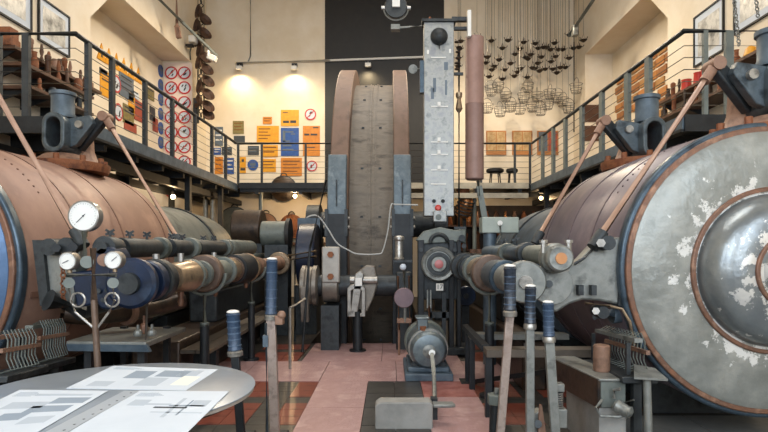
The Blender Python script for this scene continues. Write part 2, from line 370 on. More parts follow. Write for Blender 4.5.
def railing(label, path, posts, mr, mp, wid0, zt=RH):
    c = Vector(path[len(path)//2]); r = T('gallery_railing', label, 'railing', (c.x, c.y, ZG))
    pts = [Vector((x, y, zt)) for x, y in path]
    MB().tube(pts, .038, 10).build('handrail', mp, r)
    for k in range(6):
        z = ZG+.14+k*.17
        MB().tube([Vector((x, y, z)) for x, y in path], .007, 5).build('cable', M['wire'], r)
    for (x, y, a) in posts:
        wid = {4.5: .06, 4.84: .11}.get(x, wid0)
        MB().box((x, y, (ZG+zt)/2), (.065 if not a else wid, wid if not a else .065, zt-ZG)).build('rail_post', mr, r)
    return r
lp = [(XG0, y, 0) for y in (8.44, 9.17, 10.4, 11.7, 13.07, 14.3, 15.5)]+[(-5.67, YG0, 1), (-5.26, YG0, 1)]
railing('black railing with thin cables on the left gallery, turning at its near end', [(-WX, YG0), (XG0, YG0), (XG0, YG1-.06)], lp, M['rail'], M['rail'], .1)
rp = [(XG1, y, 0) for y in (9.1, 9.9, 11.1, 12.25, 13.4, 14.4, 15.4)]+[(4.5, YG0-.1, 1), (4.84, YG0-.1, 1)]
railing('grey-green railing with flat plate posts on the right gallery', [(WX, YG0-.1), (XG1, YG0-.1), (XG1, YG1-.06)], rp, M['railgrey'], M['rail'], .16)
bp_ = [(x, YG1, 1) for x in (-4.5, -3.8, -2.5, -1.4, .45, 1.6, 2.7, 3.7, 4.15)]
railing('thin black railing along the back cross gallery', [(XG0+.04, YG1), (XG1-.04, YG1)], bp_, M['rail'], M['rail'], .06)
# ------------------------------------------------------------------ steam cylinders
def steam_cylinder(cx, y0, y1, clad, strap, lab, s, flangem, covm):
    cz, R = 1.42, 1.2
    t = T('steam_cylinder', lab, 'steam cylinder', (cx, y0, 0)); o = (cx, y0, cz); ax = (0, 1, 0); L = y1-y0
    MB().lathe([(R-.02, .14), (R, .17), (R, L-.12), (R-.05, L), (R-.3, L+.02)], o, ax, 72).build('cladding', clad, t)
    for yy in (L*.3, L*.56, L-.3):
        MB().ring((cx, y0+yy-.02, cz), ax, R+.007, R-.01, .022, 72).build('strap', strap, t)
    MB().ring((cx, y0+.05, cz), ax, R+.005, R-.12, .1, 72).build('flange', flangem, t, bev=.02)
    MB().ring((cx, y0+.02, cz), ax, R-.035, R-.1, .06, 72).build('cover_rim', M['copper'], t, bev=.01)
    cov = MB().lathe([(R-.06, .06), (R-.08, .015), (1.08, .0), (.98, -.02), (.72, -.03), (.66, -.02)], o, ax, 72).build('end_cover', covm, t)
    MB().ring((cx, y0-.045, cz), ax, .67, .635, .06, 72).build('inner_rim', M['copper'], cov, bev=.01)
    MB().lathe([(.645, .0), (.63, .02), (.615, -.02), (.6, -.09), (.57, -.16), (.52, -.21), (.44, -.24), (.32, -.25), (.24, -.25)], o, ax, 64).build('dome', M['dome'], cov)
    MB().ring((cx, y0-.27, cz), ax, .3, .27, .03, 40).build('hub_ring', M['copper'], cov, bev=.01)
    MB().lathe([(.24, -.24), (.2, -.3), (.05, -.31)], o, ax, 32).build('hub', M['cover'], cov)
    # foot on the foundation
    for ya, yb in ((y0+1.0, y0+1.4), (y1-.9, y1-.4)): MB().bx(cx-.5, cx+.5, ya, yb, -.02, .42).build('foot', M['castdk'], t)
    for k in range(30):
        a = math.radians(35+k*3.4); q = Vector((cx-s*math.cos(a)*R, y0+.62, cz+math.sin(a)*R))
        MB().sphere(q, .011, n=6, m=4).build('rivet', strap, t)
    # riveted lap seam
    sm = MB().beam((cx-s*R*math.cos(.18), y0+.2, cz-R*math.sin(.18)), (cx-s*R*math.cos(.18), y1-.2, cz-R*math.sin(.18)), .02, .05)
    sm.build('lap_seam', strap, t)
    return t
steam_cylinder(-4.2, 4.5, 7.9, M['cladL'], M['bandL'], 'big reddish-brown clad steam cylinder on the left with blue-grey end ring', -1, M['bluesteel'], mat('blue_sheen_iron', '#3d5878', '#4d688a', '#2f4560', rough=.35, metal=.3, scale=3, bump=.1))  # bluish reflection on the steel is put into this end cover colour
steam_cylinder(3.07, 4.5, 7.15, M['cladR'], M['bandR'], 'big purple-brown steam cylinder on the right with flaking grey end cover', 1, M['bluesteel'], M['cover'])

# ------------------------------------------------------------------ valve bonnets standing on the cylinders
M['bonnet'] = mat('dark_blue_grey_iron', '#3c464b', '#566066', '#2a3237', rough=.42, metal=.35, scale=5, bump=.12)
def bonnet(x, y, s, label, dz=0):
    t = T('valve_bonnet', label, 'valve bonnet', (x, y, 2.55)); z = 2.55
    pl = MB().lathe([(.48, 0), (.5, .05), (.5, .1), (.4, .12)], (x, y, z-.02), (0,0,1), 28).build('base_flange', M['rust'], t)
    for k in range(10):
        a = 2*PI*k/10; MB().cyl((x+.44*math.cos(a), y+.44*math.sin(a), z+.06), (x+.44*math.cos(a), y+.44*math.sin(a), z+.15), .032, n=6).build('nut', M['rust'], pl)
    MB().lathe([(.3, .1), (.22, .16), (.17, .3), (.16, .5)], (x, y+.32, z), (0,0,1), 24).build('neck', M['rustlt'], t); z += dz
    MB().hollow(stad(x, z+.43, .27, .48, y-.26), stad(x, z+.43, .17, .36, y-.26), (0, .42, 0)).build('arch_housing', M['bonnet'], t, bev=.012)
    MB().prism(stad(x, z+.43, .168, .358, y+.13), (0, .03, 0)).build('back_plate', M['rust'], t)
    MB().lathe([(.34, .1), (.26, .14), (.19, .19)], (x, y-.06, z), (0,0,1), 24).build('saddle', M['rustlt'], t)
    MB().lathe([(.135, .64), (.14, .68), (.13, .7), (.13, .9), (.15, .91), (.15, .95), (.12, .96)], (x, y-.05, z), (0,0,1), 24).build('stub_pipe', M['steel_blue'], t)
    br = MB().prism([(x+s*.1, y-.12, z+.62), (x+s*.36, y-.12, z+.66), (x+s*.40, y-.12, z+.56), (x+s*.2, y-.12, z+.3), (x+s*.1, y-.12, z+.26)], (0, .1, 0)).build('bracket', M['bonnet'], t, bev=.01)
    MB().cyl((x+s*.25, y-.17, z+.54), (x+s*.25, y-.11, z+.54), .045, n=10).build('pivot_bolt', M['steel'], br)
    MB().beam((x+s*.12, y+.1, z+.3), (x+s*.5, y-.02, z+.66), .09, .13).build('rocker_arm', M['castdk'], t, bev=.015)
    MB().cyl((x+s*.5, y-.1, z+.66), (x+s*.5, y+.08, z+.66), .06, n=14).build('knuckle', M['rustlt'], t)
    return t
def valve_rod(a, b_, label):
    a, b_ = Vector(a), Vector(b_); t = T('valve_rod', label, 'valve rod', b_, 'long valve rods'); d = (b_-a).normalized()
    MB().tube([a+d*.05, b_-d*.06], .03, 12).build('shaft', M['rod'], t)
    MB().cyl(a-d*.02, a+d*.2, .045, n=12).build('clevis', M['rustlt'], t)
    MB().cyl(b_-d*.14, b_+d*.02, .05, n=12).build('foot_eye', M['castdk'], t)
bonnet(-4.0, 6.9, 1, 'grey valve bonnet with oval opening on the left cylinder, in front of the gallery beam')
bonnet(-4.1, 4.95, 1, 'valve bonnet on the near end of the left cylinder, at the left picture edge')
bonnet(3.05, 6.7, -1, 'grey valve bonnet with oval opening on the far part of the right cylinder', -.1)
bonnet(3.36, 4.95, -1, 'large grey valve bonnet on the near end of the right cylinder')
valve_rod((-3.5, 6.87, 3.21), (-2.42, 6.5, 1.63), 'copper-brown rod slanting down from the far bonnet of the left cylinder')
valve_rod((-3.6, 4.92, 3.21), (-2.47, 4.5, 1.63), 'copper-brown rod slanting down at the left picture edge')
valve_rod((2.55, 6.67, 3.11), (1.62, 6.25, 1.66), 'copper-brown rod slanting down from the far bonnet of the right cylinder')
valve_rod((2.86, 4.92, 3.21), (1.66, 4.56, 1.62), 'thick copper-brown rod slanting down from the near bonnet of the right cylinder')

# ------------------------------------------------------------------ crosshead housings and machine beds behind the cylinders
t = T('crosshead_housing', 'pale grey-green rounded housing behind the left cylinder', 'machine housing', (-3.9, 8, 0))
MB().lathe([(.75, 7.95), (.92, 8.1), (.95, 9.6), (.9, 11.0), (.7, 11.6), (.3, 11.75)], (-3.9, 0, 1.35), (0,1,0), 48).build('shell', M['castgr'], t)
MB().ring((-3.9, 9.7, 1.35), (0,1,0), .97, .9, .08, 48).build('joint_ring', M['castdk'], t)
MB().bx(-4.5, -3.3, 8.3, 11.4, -.02, .6).build('bed', M['castdk'], t)
t = T('crosshead_housing', 'dark grey rounded housing behind the right cylinder', 'machine housing', (2.6, 8, 0))
MB().lathe([(.75, 7.2), (.95, 7.35), (.95, 9.4), (.88, 10.6), (.6, 11.2)], (2.75, 0, 1.3), (0,1,0), 48).build('shell', M['steel_blue'], t)
MB().ring((2.75, 8.6, 1.3), (0,1,0), .97, .9, .08, 48).build('joint_ring', M['castdk'], t)
MB().bx(2.15, 3.3, 7.6, 11.0, -.02, .6).build('bed', M['castdk'], t)
for s, x0, x1, lab in ((-1, -2.92, -2.36, 'long dark machine bed under the left valve shafts'), (1, 1.49, 1.77, 'long dark machine bed under the right valve shafts')):
    t = T('machine_bed', lab, 'machine bed', ((x0+x1)/2, 7, 0))
    MB().bx(x0, x1, 6.3, 12.2, -.02, .55).build('base', M['oily'], t, bev=.03)
    MB().bx(x0+.08, x1-.08, 7.9, 12.2, .55, 1.0).build('upper_bed', M['castdk'], t, bev=.03)
    MB().bx(x0+.06, x1-.06, 8.1, 12.2, 1.2, 1.5).bx(x0+.1, x1-.1, 8.2, 8.6, 1.0, 1.2).bx(x0+.1, x1-.1, 11.4, 11.9, 1.0, 1.2).build('slide_rail', M['castgr'] if s < 0 else M['castdk'], t, bev=.03)
    for k in range(4): MB().cyl(((x0+x1)/2, 8.6+k*.8, 1.5), ((x0+x1)/2, 8.6+k*.8, 1.58), .06, n=8).build('bolt', M['rustlt'], t)

# dark bearing caps and boxes at the drum bearing, left
t = T('bearing_housing', 'dark round bearing housing at the back left of the winding drum', 'bearing', (-2.75, 10.9, 0))
MB().cyl((-3.02, 10.9, 1.98), (-2.46, 10.9, 1.98), .36, n=28).build('cap', M['oily'], t, bev=.03)
MB().bx(-3.0, -2.45, 10.7, 11.1, 1.5, 1.75).build('pedestal', M['castdk'], t)
t = T('bearing_housing', 'grey-green cylindrical bearing box right of the dark housing', 'bearing', (-2.2, 10.7, 0))
MB().cyl((-2.42, 10.6, 1.87), (-1.95, 10.6, 1.87), .24, n=28).build('barrel', M['castgr'], t, bev=.02)
MB().cyl((-1.95, 10.6, 1.87), (-1.88, 10.6, 1.87), .29, n=28).build('end_ring', M['black'], t)
MB().bx(-2.33, -1.9, 10.4, 10.8, -.02, 1.66).build('pedestal', M['castdk'], t)
t = T('gear_case', 'dark blue round gear case beside the winding drum', 'gear case', (-1.7, 10.9, 0))
MB().cyl((-1.75, 10.9, 1.45), (-1.4, 10.9, 1.45), .62, n=36).build('case', mat('dark_navy', '#141d30', '#1c2840', rough=.4, scale=4), t, bev=.03)
MB().bx(-1.85, -1.4, 11.2, 11.5, -.02, 2.2).build('upright', M['steel_blue'], t)
MB().bx(-1.8, -1.38, 10.5, 11.3, -.02, .9).build('foot', M['castdk'], t)

# ------------------------------------------------------------------ winding drum
DX0, DX1, DX2, DX3, DY, DZ, DR, BR = -1.04, -.72, .06, .34, 13.0, 2.15, 3.41, 3.1
t = T('winding_drum', 'huge winding drum with brown rims and grey-brown lagging in the middle', 'winding drum', ((DX0+DX3)/2, DY, DZ-DR))
MB().lathe([(BR, DX1-.02), (BR, -.35), (BR-.012, -.345), (BR-.012, -.325), (BR, -.32), (BR, DX2+.02)], (0, DY, DZ), (1,0,0), 120, cap=False).build('barrel', M['barrel'], t)
for k, x in enumerate((-.41, -.27)):
    MB().ring((x, DY, DZ), (1,0,0), BR+.015, BR-.02, .02, 120).build('seam_strap', M['barrel'], t)
for x0, x1 in ((DX0, DX1), (DX2, DX3)):
    MB().ring((x0, DY, DZ), (1,0,0), DR, DR-.36, x1-x0, 120).build('rim', M['rimbrown'], t, bev=.02)
    hub = MB().cyl((x0, DY, DZ), (x1, DY, DZ), .55, n=32).build('hub', M['castdk'], t)
    for k in range(8):
        a = 2*PI*k/8+.2; xm = (x0+x1)/2
        MB().beam((xm, DY+.5*math.cos(a), DZ+.5*math.sin(a)), (xm, DY+3.08*math.cos(a), DZ+3.08*math.sin(a)), .16, .2, (1,0,0)).build('spoke', M['castdk'], t)
for k in range(22):
    a = 2*PI*k/22
    for x in (-.5, -.18): MB().box((x, DY+(BR+.004)*math.cos(a), DZ+(BR+.004)*math.sin(a)), (.05, .03, .03)).build('bolt_head', M['castdk'], t)
MB().cyl((-1.9, DY, DZ), (1.3, DY, DZ), .3, n=28).build('axle', M['castdk'], t)
for x in (-1.9, 1.0): MB().bx(x, x+.3, DY-.5, DY+.5, -.02, DZ-.32).build('pedestal', M['castdk'], t)
for x in (-1.9, 1.0): MB().cyl((x, DY, DZ), (x+.3, DY, DZ), .45, n=28).build('bearing_cap', M['castdk'], t)
# brake shoes on the drum rims
for x0, x1, lab in ((DX0-.02, DX1-.02, 'blue-grey brake shoe on the left rim of the winding drum'), (DX2, DX3+.02, 'blue-grey brake shoe on the right rim of the winding drum')):
    t = T('brake_shoe', lab, 'brake shoe', ((x0+x1)/2, DY-DR-.1, 0), 'drum brake shoes'); outer = []; inner = []
    a0, a1 = PI-.30, PI+.02
    for k in range(9):
        a = a0+(a1-a0)*k/8; outer.append((x0, DY+(DR+.16)*math.cos(a), DZ+(DR+.16)*math.sin(a))); inner.append((x0, DY+(DR+.01)*math.cos(a), DZ+(DR+.01)*math.sin(a)))
    MB().prism(outer+inner[::-1], (x1-x0, 0, 0)).build('shoe', M['brakegrey'], t, bev=.015)
    MB().bx(x0-.02, x1+.02, DY-DR-.24, DY-DR-.02, -.02, DZ+.02).build('beam', M['steel_dark'], t, bev=.01)
    MB().bx(x0-.03, x0+.02, DY-DR-.26, DY-DR+.02, 1.8, DZ+.1).bx(x1-.02, x1+.03, DY-DR-.26, DY-DR+.02, 1.8, DZ+.1).build('side_plate', M['castdk'], t)
    for z in (DZ-.05, DZ-.2):
        MB().cyl((x0-.06, DY-DR-.13, z), (x1+.06, DY-DR-.13, z), .035, n=8).build('pin', M['steel'], t)
    MB().bx((x0+x1)/2-.012, (x0+x1)/2+.012, DY-DR-.18, DY-DR-.15, DZ+.15, DZ+.6).build('groove_strip', M['castdk'], t)

# ------------------------------------------------------------------ brake shaft with crank in front of the drum
YS = 8.98; ZS = 1.0
t = T('brake_shaft', 'thick grey-brown brake shaft lying across the front of the winding drum', 'shaft', (-.6, YS, 0))
greybrown = mat('grey_brown_iron', '#6a635b', '#7f776d', '#504a44', rough=.45, metal=.4, scale=5, bump=.1)
MB().cyl((-1.35, YS, ZS), (.22, YS, ZS), .17, n=24).build('shaft', M['castdk'], t)
MB().lathe([(.28, 0), (.32, .02), (.32, .08), (.3, .1), (.3, .18), (.32, .2), (.32, .26), (.28, .28)], (-1.42, YS, ZS), (1,0,0), 36).build('end_disc', greybrown, t)
MB().prism([(-1.38, YS-.36, ZS), (-1.38, YS-.36, ZS-.3), (-1.38, YS-.3, ZS-.55), (-1.38, YS-.22, ZS-.55), (-1.38, YS-.25, ZS)], (.12, 0, 0)).build('strap', greybrown, t, bev=.01)
pb = MB().bx(-1.08, -.8, YS-.24, YS+.2, -.02, ZS-.3).build('pedestal', M['castdk'], t)
MB().lathe([(.24, 0), (.27, .02), (.27, .24), (.24, .26)], (-1.07, YS, ZS), (1,0,0), 28).build('bearing', greybrown, t)
pl = MB().bx(-1.06, -.78, YS-.3, YS-.2, ZS+.06, ZS+.62).build('cap_plate', mat('pale_grey_iron', '#8f8a82', '#a19b92', rough=.45, metal=.3, scale=6, bump=.1), t, bev=.02)
for z in (ZS+.16, ZS+.5): MB().cyl((-.92, YS-.36, z), (-.92, YS-.29, z), .05, n=6).build('nut', M['rust'], pl)
MB().prism([(-.62, YS-.36, ZS-.42), (-.5, YS-.36, ZS-.42), (-.4, YS-.36, ZS+.2), (-.46, YS-.36, ZS+.26), (-.54, YS-.36, ZS+.2)], (0, .1, 0)).build('crank_arm', M['steel'], t, bev=.015)
MB().prism([P(x, y, YS-.24) for x, y in ((354,309), (350,297), (357,272), (366,265), (375,266), (378,283), (373,300), (367,312))], (0, .22, 0)).build('crank_web', greybrown, t, bev=.02)
MB().cyl((-.62, YS-.28, ZS+.1), (-.2, YS-.28, ZS+.1), .06, n=12).build('crank_pin', M['steel'], t)
MB().bx(-.53, -.43, YS-.42, YS-.36, ZS+.02, ZS+.14).build('oil_cup', M['white'], t)
MB().hollow([(-.66, YS-.36, ZS-.02), (-.6, YS-.36, ZS+.04), (-.44, YS-.36, ZS+.04), (-.38, YS-.36, ZS-.02), (-.38, YS-.36, ZS-.46), (-.66, YS-.36, ZS-.46)],
            [(-.6, YS-.36, ZS-.06), (-.57, YS-.36, ZS-.04), (-.47, YS-.36, ZS-.04), (-.44, YS-.36, ZS-.06), (-.44, YS-.36, ZS-.4), (-.6, YS-.36, ZS-.4)], (0, .12, 0)).build('fork', M['steel'], t, bev=.01)
MB().cyl((-.5, YS-.3, 0), (-.5, YS-.3, ZS-.38), .075, n=14).cyl((-.5, YS-.3, 0), (-.5, YS-.3, .03), .13, n=16).build('pull_rod', M['steel_dark'], t)
MB().bx(.1, .34, YS-.2, YS+.2, -.02, ZS+.22).build('far_bearing', M['castdk'], t, bev=.02)
# ------------------------------------------------------------------ valve gear shafts beside the cylinders
AY = (0, 1, 0)
M['oilbrown'] = mat('oiled_brown_iron', '#5c4b41', '#6f5c50', '#41362f', rough=.38, metal=.4, scale=6, bump=.08)
def stations(t, x, z, lst):
    for (nm, y0, y1, r0, r1, m) in lst:
        MB().lathe([(r0*.93, 0), (r0, .015), (r1, (y1-y0)-.015), (r1*.93, y1-y0)], (x, y0, z), AY, 28).build(nm, M[m], t)
XL, ZL = -1.98, 1.33
t = T('valve_shaft', 'long worn valve shaft with blue wheel and brass sleeves beside the left cylinder', 'shaft', (XL, 7, 0))
MB().cyl((XL, 4.3, ZL), (XL, 10.33, ZL), .055, n=16).build('shaft', M['brass'], t)
wh = MB().lathe([(.17, 0), (.195, .02), (.195, .07), (.17, .09)], (XL, 4.26, ZL), AY, 40).build('wheel', M['deepblue'], t)
MB().lathe([(.08, -.03), (.085, .02)], (XL, 4.25, ZL), AY, 28).build('wheel_boss', M['castdk'], wh)
stations(t, XL, ZL, [('collar', 4.5, 4.62, .17, .17, 'deepblue'), ('coupling', 4.66, 4.8, .18, .18, 'castdk'), ('coupling', 4.83, 4.92, .15, .13, 'cast'),
  ('sleeve', 5.05, 5.5, .13, .155, 'brass'), ('ring_flange', 4.97, 5.03, .1, .1, 'oilbrown'), ('ring_flange', 5.5, 5.56, .165, .165, 'castgr'), ('sleeve', 5.58, 5.8, .12, .1, 'brass'), ('ring_flange', 5.82, 5.88, .14, .14, 'castgr'), ('ring_flange', 6.61, 6.65, .17, .17, 'castgr'), ('ring_flange', 6.97, 7.03, .16, .16, 'oilbrown'), ('ring_flange', 5.92, 6.04, .2, .2, 'oilbrown'), ('sleeve', 6.06, 6.6, .13, .13, 'castgr'),
  ('sleeve', 6.66, 6.95, .15, .15, 'brass'), ('black_sleeve', 7.05, 7.6, .19, .2, 'steel_dark'), ('ring_flange', 7.66, 7.75, .2, .2, 'brass'), ('taper', 7.8, 8.5, .17, .12, 'rustlt'), ('sleeve', 8.7, 9.9, .1, .13, 'rustlt'), ('ring_flange', 9.95, 10.05, .2, .2, 'brass'), ('sleeve', 10.08, 10.32, .13, .1, 'rustlt')])
for y in (4.74, 5.3, 6.3): MB().cyl((XL, y, ZL+.12), (XL, y, ZL+.22), .03, n=8).build('oil_cup', M['steel'], t)
for y in (5.3, 6.35, 7.7): MB().lathe([(.018, -.28), (.03, -.24), (.02, -.2), (.03, -.16), (.02, -.1)], (XL, y, ZL), (0,0,1), 10).build('drain_cock', M['copper'], t)
def yoke(x, y, z, R, label):
    t = T('shaft_stand', label, 'stand', (x, y, 0), 'fork stands under the valve shafts')
    MB().torus((x, y, z), AY, R, .02, 16, 8, PI, 2*PI).build('yoke', M['castgr'], t)
    MB().tube([(x, y, z-R), (x, y, z-R-.3)], .022, 10).cyl((x, y, z-R-.3), (x, y, z-R-.34), .05, n=12).build('neck', M['castgr'], t)
    MB().cyl((x, y, .02), (x, y, z-R-.32), .05, n=12).build('post', M['steel_dark'], t)
    MB().cyl((x, y, 0), (x, y, .03), .11, n=16).build('foot', M['steel_dark'], t)
yoke(XL, 5.98, ZL, .225, 'black fork stand under the ring of the left valve shaft')
yoke(XL, 8.0, ZL, .2, 'farther black fork stand under the left valve shaft')
# upper shaft left
t = T('valve_rod_tube', 'dark upper valve tube with wing nuts along the left cylinder', 'shaft', (-2.3, 6.5, 1.4))
XU = -2.3
MB().cyl((XU, 4.45, 1.6), (XU, 9.2, 1.6), .05, n=14).build('shaft', M['castdk'], t)
stations(t, XU, 1.6, [('sleeve', 4.5, 4.72, .1, .085, 'castdk'), ('sleeve', 4.78, 5.5, .09, .085, 'castdk'), ('ring_flange', 5.55, 5.65, .11, .11, 'castgr'), ('sleeve', 5.8, 6.35, .1, .085, 'castdk'), ('ring_flange', 6.4, 6.5, .12, .12, 'castgr'), ('sleeve', 6.6, 7.6, .1, .1, 'castdk'), ('ring_flange', 7.7, 7.8, .12, .12, 'castgr'), ('sleeve', 7.9, 9.2, .12, .12, 'castgr')])
for y in (4.6, 4.95, 5.3, 5.9, 6.2, 6.9, 7.3):
    MB().cyl((XU, y, 1.68), (XU, y, 1.74), .012, n=6).beam((XU-.035, y, 1.71), (XU+.035, y, 1.75), .012, .018).beam((XU+.035, y, 1.71), (XU-.035, y, 1.75), .012, .018).build('wing_nut', M['castdk'], t)
# bracket on the left cylinder
t = T('valve_bracket', 'dark-edged grey bracket plate bolted to the left cylinder', 'bracket', (-2.75, 4.6, .9))
MB().prism([P(33,241,4.6), P(78,239,4.6), P(80,252,4.6), P(74,305,4.6), P(40,306,4.6)], (0, .12, 0)).build('plate', M['cast'], t, bev=.01)
MB().prism([P(32,240,4.56), P(42,240,4.56), P(49,306,4.56), P(40,306,4.56)], (0, .14, 0)).build('edge_rib', M['castdk'], t)
for (x, y) in ((53, 247), (70, 246)): MB().lathe([(.07, -.06), (.07, .1), (.05, .12)], P(x, y, 4.56), AY, 14).build('bolt', M['castdk'], t); MB().cyl(P(x+3, y+1, 4.42), P(x+3, y+1, 4.52), .035, n=6).build('nut', M['steel_dark'], t)
MB().tube([P(48,300,4.5), P(80,310,4.7), P(110,300,5.0)], .09, 12).build('lower_arm', M['castdk'], t)
t = T('valve_housing', 'deep blue valve gear housing behind the pressure gauges', 'valve housing', (-2.2, 4.4, .9))
MB().prism([P(94,250,4.45), P(100,246,4.45), P(112,247,4.45), P(117,256,4.45), P(119,270,4.45), P(124,282,4.45), P(122,300,4.45), P(112,311,4.45), P(100,309,4.45), P(92,296,4.45)], (0, .25, 0)).build('body', M['deepblue'], t, bev=.02)
MB().prism([P(70,272,4.5), P(94,270,4.5), P(94,305,4.5), P(76,308,4.5)], (0, .18, 0)).build('side_box', M['deepblue'], t, bev=.02)
MB().cyl(P(104,260,4.38), P(104,260,4.48), .05, n=16).build('copper_cap', M['rustlt'], t)
for (x, y) in ((98, 291), (107, 290), (103, 300)): MB().cyl(P(x, y, 4.42), P(x, y, 4.47), .02, n=8).build('bolt', M['castdk'], t)
MB().tube([P(80,268,4.55), P(92,262,4.5), P(100,264,4.5)], .05, 10).build('pipe_elbow', M['castgr'], t)
# chain hanging beside the bracket
t = T('hanging_chain', 'thin rusty chain hanging beside the left bracket plate', 'chain', P(63, 310, 4.54))
for k in range(14):
    p = P(63, 250+k*4.2, 4.54); MB().torus(p, (1,0,0) if k % 2 else AY, .02, .007, 8, 5).build('link', M['rust'], t)

# right side
XR, ZR = 1.07, 1.33
t = T('valve_shaft', 'thick blue-grey valve shaft with ring flanges beside the right cylinder', 'shaft', (XR, 7, 0))
MB().cyl((XR, 4.4, ZR), (XR, 8.15, ZR), .055, n=16).build('shaft', M['steel'], t)
stations(t, XR, ZR, [('wheel', 4.42, 4.52, .17, .17, 'cast'), ('sleeve', 4.6, 5.1, .12, .13, 'cast'), ('sleeve', 5.15, 5.7, .16, .15, 'bluesteel'), ('ring_flange', 5.95, 6.1, .2, .2, 'oilbrown'), ('sleeve', 6.15, 6.7, .16, .16, 'brass'), ('ring_flange', 6.75, 6.85, .19, .19, 'castgr'), ('sleeve', 6.9, 7.4, .15, .15, 'bluesteel'), ('ring_flange', 7.45, 7.55, .18, .18, 'castdk'), ('sleeve', 7.6, 7.95, .16, .14, 'steel_blue'), ('ring_flange', 8.0, 8.1, .2, .2, 'castdk')])
yoke(XR, 6.02, ZR, .225, 'dark fork stand under the ring of the right valve shaft')
t = T('valve_rod_tube', 'grey upper valve tube with round end cap and copper centre beside the right cylinder', 'shaft', (1.3, 5.6, 1.3))
MB().cyl((1.3, 4.5, 1.54), (1.3, 7.6, 1.56), .05, n=14).build('shaft', M['castdk'], t)
stations(t, 1.3, 1.545, [('sleeve', 4.6, 5.2, .085, .08, 'castgr'), ('ring_flange', 5.25, 5.35, .11, .11, 'castdk'), ('sleeve', 5.4, 6.1, .09, .08, 'bluesteel'), ('ring_flange', 6.15, 6.25, .11, .11, 'castgr'), ('sleeve', 6.3, 7.5, .09, .08, 'steel_blue')])
cap = MB().lathe([(.09, -.02), (.105, 0), (.105, .08), (.12, .1), (.12, .2), (.1, .24)], (1.32, 4.34, 1.52), AY, 32).build('end_cap', M['cast'], t)
MB().cyl((1.32, 4.31, 1.52), (1.32, 4.345, 1.52), .045, n=20).build('copper_centre', M['copperlit'], cap)
for dx in (-.1, .1): MB().cyl((1.32+dx, 4.45, 1.56), (1.32+dx, 4.45, 1.66), .022, n=8).cyl((1.32+dx, 4.45, 1.64), (1.32+dx, 4.45, 1.665), .035, n=8).build('clamp_bolt', M['steel'], t)
for y in (5.8, 6.4): MB().cyl((1.3, y, 1.6), (1.3, y, 1.7), .012, n=6).beam((1.26, y, 1.68), (1.34, y, 1.7), .012, .02).build('wing_nut', M['castdk'], t)
t = T('valve_bracket', 'pale grey cast bracket arm bolted to the right cylinder', 'bracket', (1.7, 4.6, .9))
pb = MB().prism([P(x, y, 4.62) for x, y in ((592,247), (600,240), (629,236), (624,306), (600,301), (583,300), (570,304), (556,313), (546,306), (540,290), (541,276), (560,268), (578,262))], (0, .16, 0)).build('arm', M['cast'], t, bev=.02)
MB().prism([P(x, y, 4.6) for x, y in ((622,236), (631,236), (633,250), (625,308), (618,306))], (0, .3, 0)).build('edge_rib', M['castdk'], t, bev=.01)
MB().lathe([(.165, 0), (.17, .01), (.17, .03)], P(552, 284, 4.52), AY, 40).build('cam_plate', M['cast'], t)
MB().cyl(P(549, 284, 4.46), P(549, 284, 4.52), .03, n=14).cyl(P(540, 285, 4.48), P(540, 285, 4.52), .012, n=8).build('cam_hub', M['castdk'], t)
for (x, y) in ((580, 290), (593, 290)): MB().bx(*[v for p in ((P(x-2.5, 0, 4.58).x, P(x+2.5, 0, 4.58).x), (4.55, 4.64), (P(0, y+5, 4.58).z, P(0, y-5, 4.58).z)) for v in p]).build('wedge_key', M['castdk'], t)
for (x, y, r) in ((603, 243, .06), (598, 311, .05)): MB().lathe([(r, -.12), (r, .05), (r*.8, .08)], P(x, y, 4.62), AY, 14).build('bolt', M['castdk'], t); MB().cyl(P(x-2, y, 4.44), P(x-2, y, 4.52), r*.6, n=6).build('nut', M['steel'], t)
MB().tube([P(585,303,4.55), P(610,306,4.55), P(622,309,4.52), P(630,322,4.5), P(634,345,4.5)], .012, 8).build('oil_pipe', M['brass'], t)
MB().tube([P(596,312,4.75), P(612,316,4.75), P(622,314,4.75)], .07, 12).build('lower_arm', M['steel_blue'], t)
MB().tube([P(592,250,4.58), P(584,258,4.55), P(574,264,4.55)], .012, 6).build('oil_pipe', M['steel_dark'], t)

# ------------------------------------------------------------------ pressure gauges
YGa = 3.6
t = T('gauge_stand', 'rusty pipe stand carrying three pressure gauges left of the table', 'gauge stand', (P(97, 0, YGa).x, YGa, 0))
MB().tube([P(93,248,YGa), P(94,300,YGa), P(98,370,YGa), (P(98,0,YGa).x, YGa, 0)], .02, 12).build('post', M['oilbrown'], t)
MB().tube([P(67,275,YGa), P(116,275,YGa)], .014, 10).build('crossbar', M['cast'], t)
MB().tube([P(84,231,YGa), P(85,262,YGa)], .016, 10).cyl(P(87,262,YGa-.03), P(87,262,YGa+.03), .04, n=14).build('riser', M['castgr'], t)
for s, x in ((-1, 69), (1, 113)):
    MB().cyl(P(x, 283, YGa-.03), P(x, 283, YGa+.03), .034, n=14).build('cock', M['castgr'], t)
    c = P(x+(9 if s < 0 else -1), 300, YGa)
    MB().torus(c, AY, .045, .007, 20, 6).tube([P(x, 288, YGa), P(x+s*0+(2 if s<0 else 1), 298, YGa)], .007, 6).build('siphon_coil', M['steel'], t)
    MB().tube([P(x+2, 300, YGa), P(x+6 if s < 0 else x-4, 312, YGa), P(96, 330, YGa)], .008, 6).build('brace', M['steel'], t)
MB().cyl((P(98,0,YGa).x, YGa, 0), (P(98,0,YGa).x, YGa, .02), .12, n=16).build('foot', M['castdk'], t)
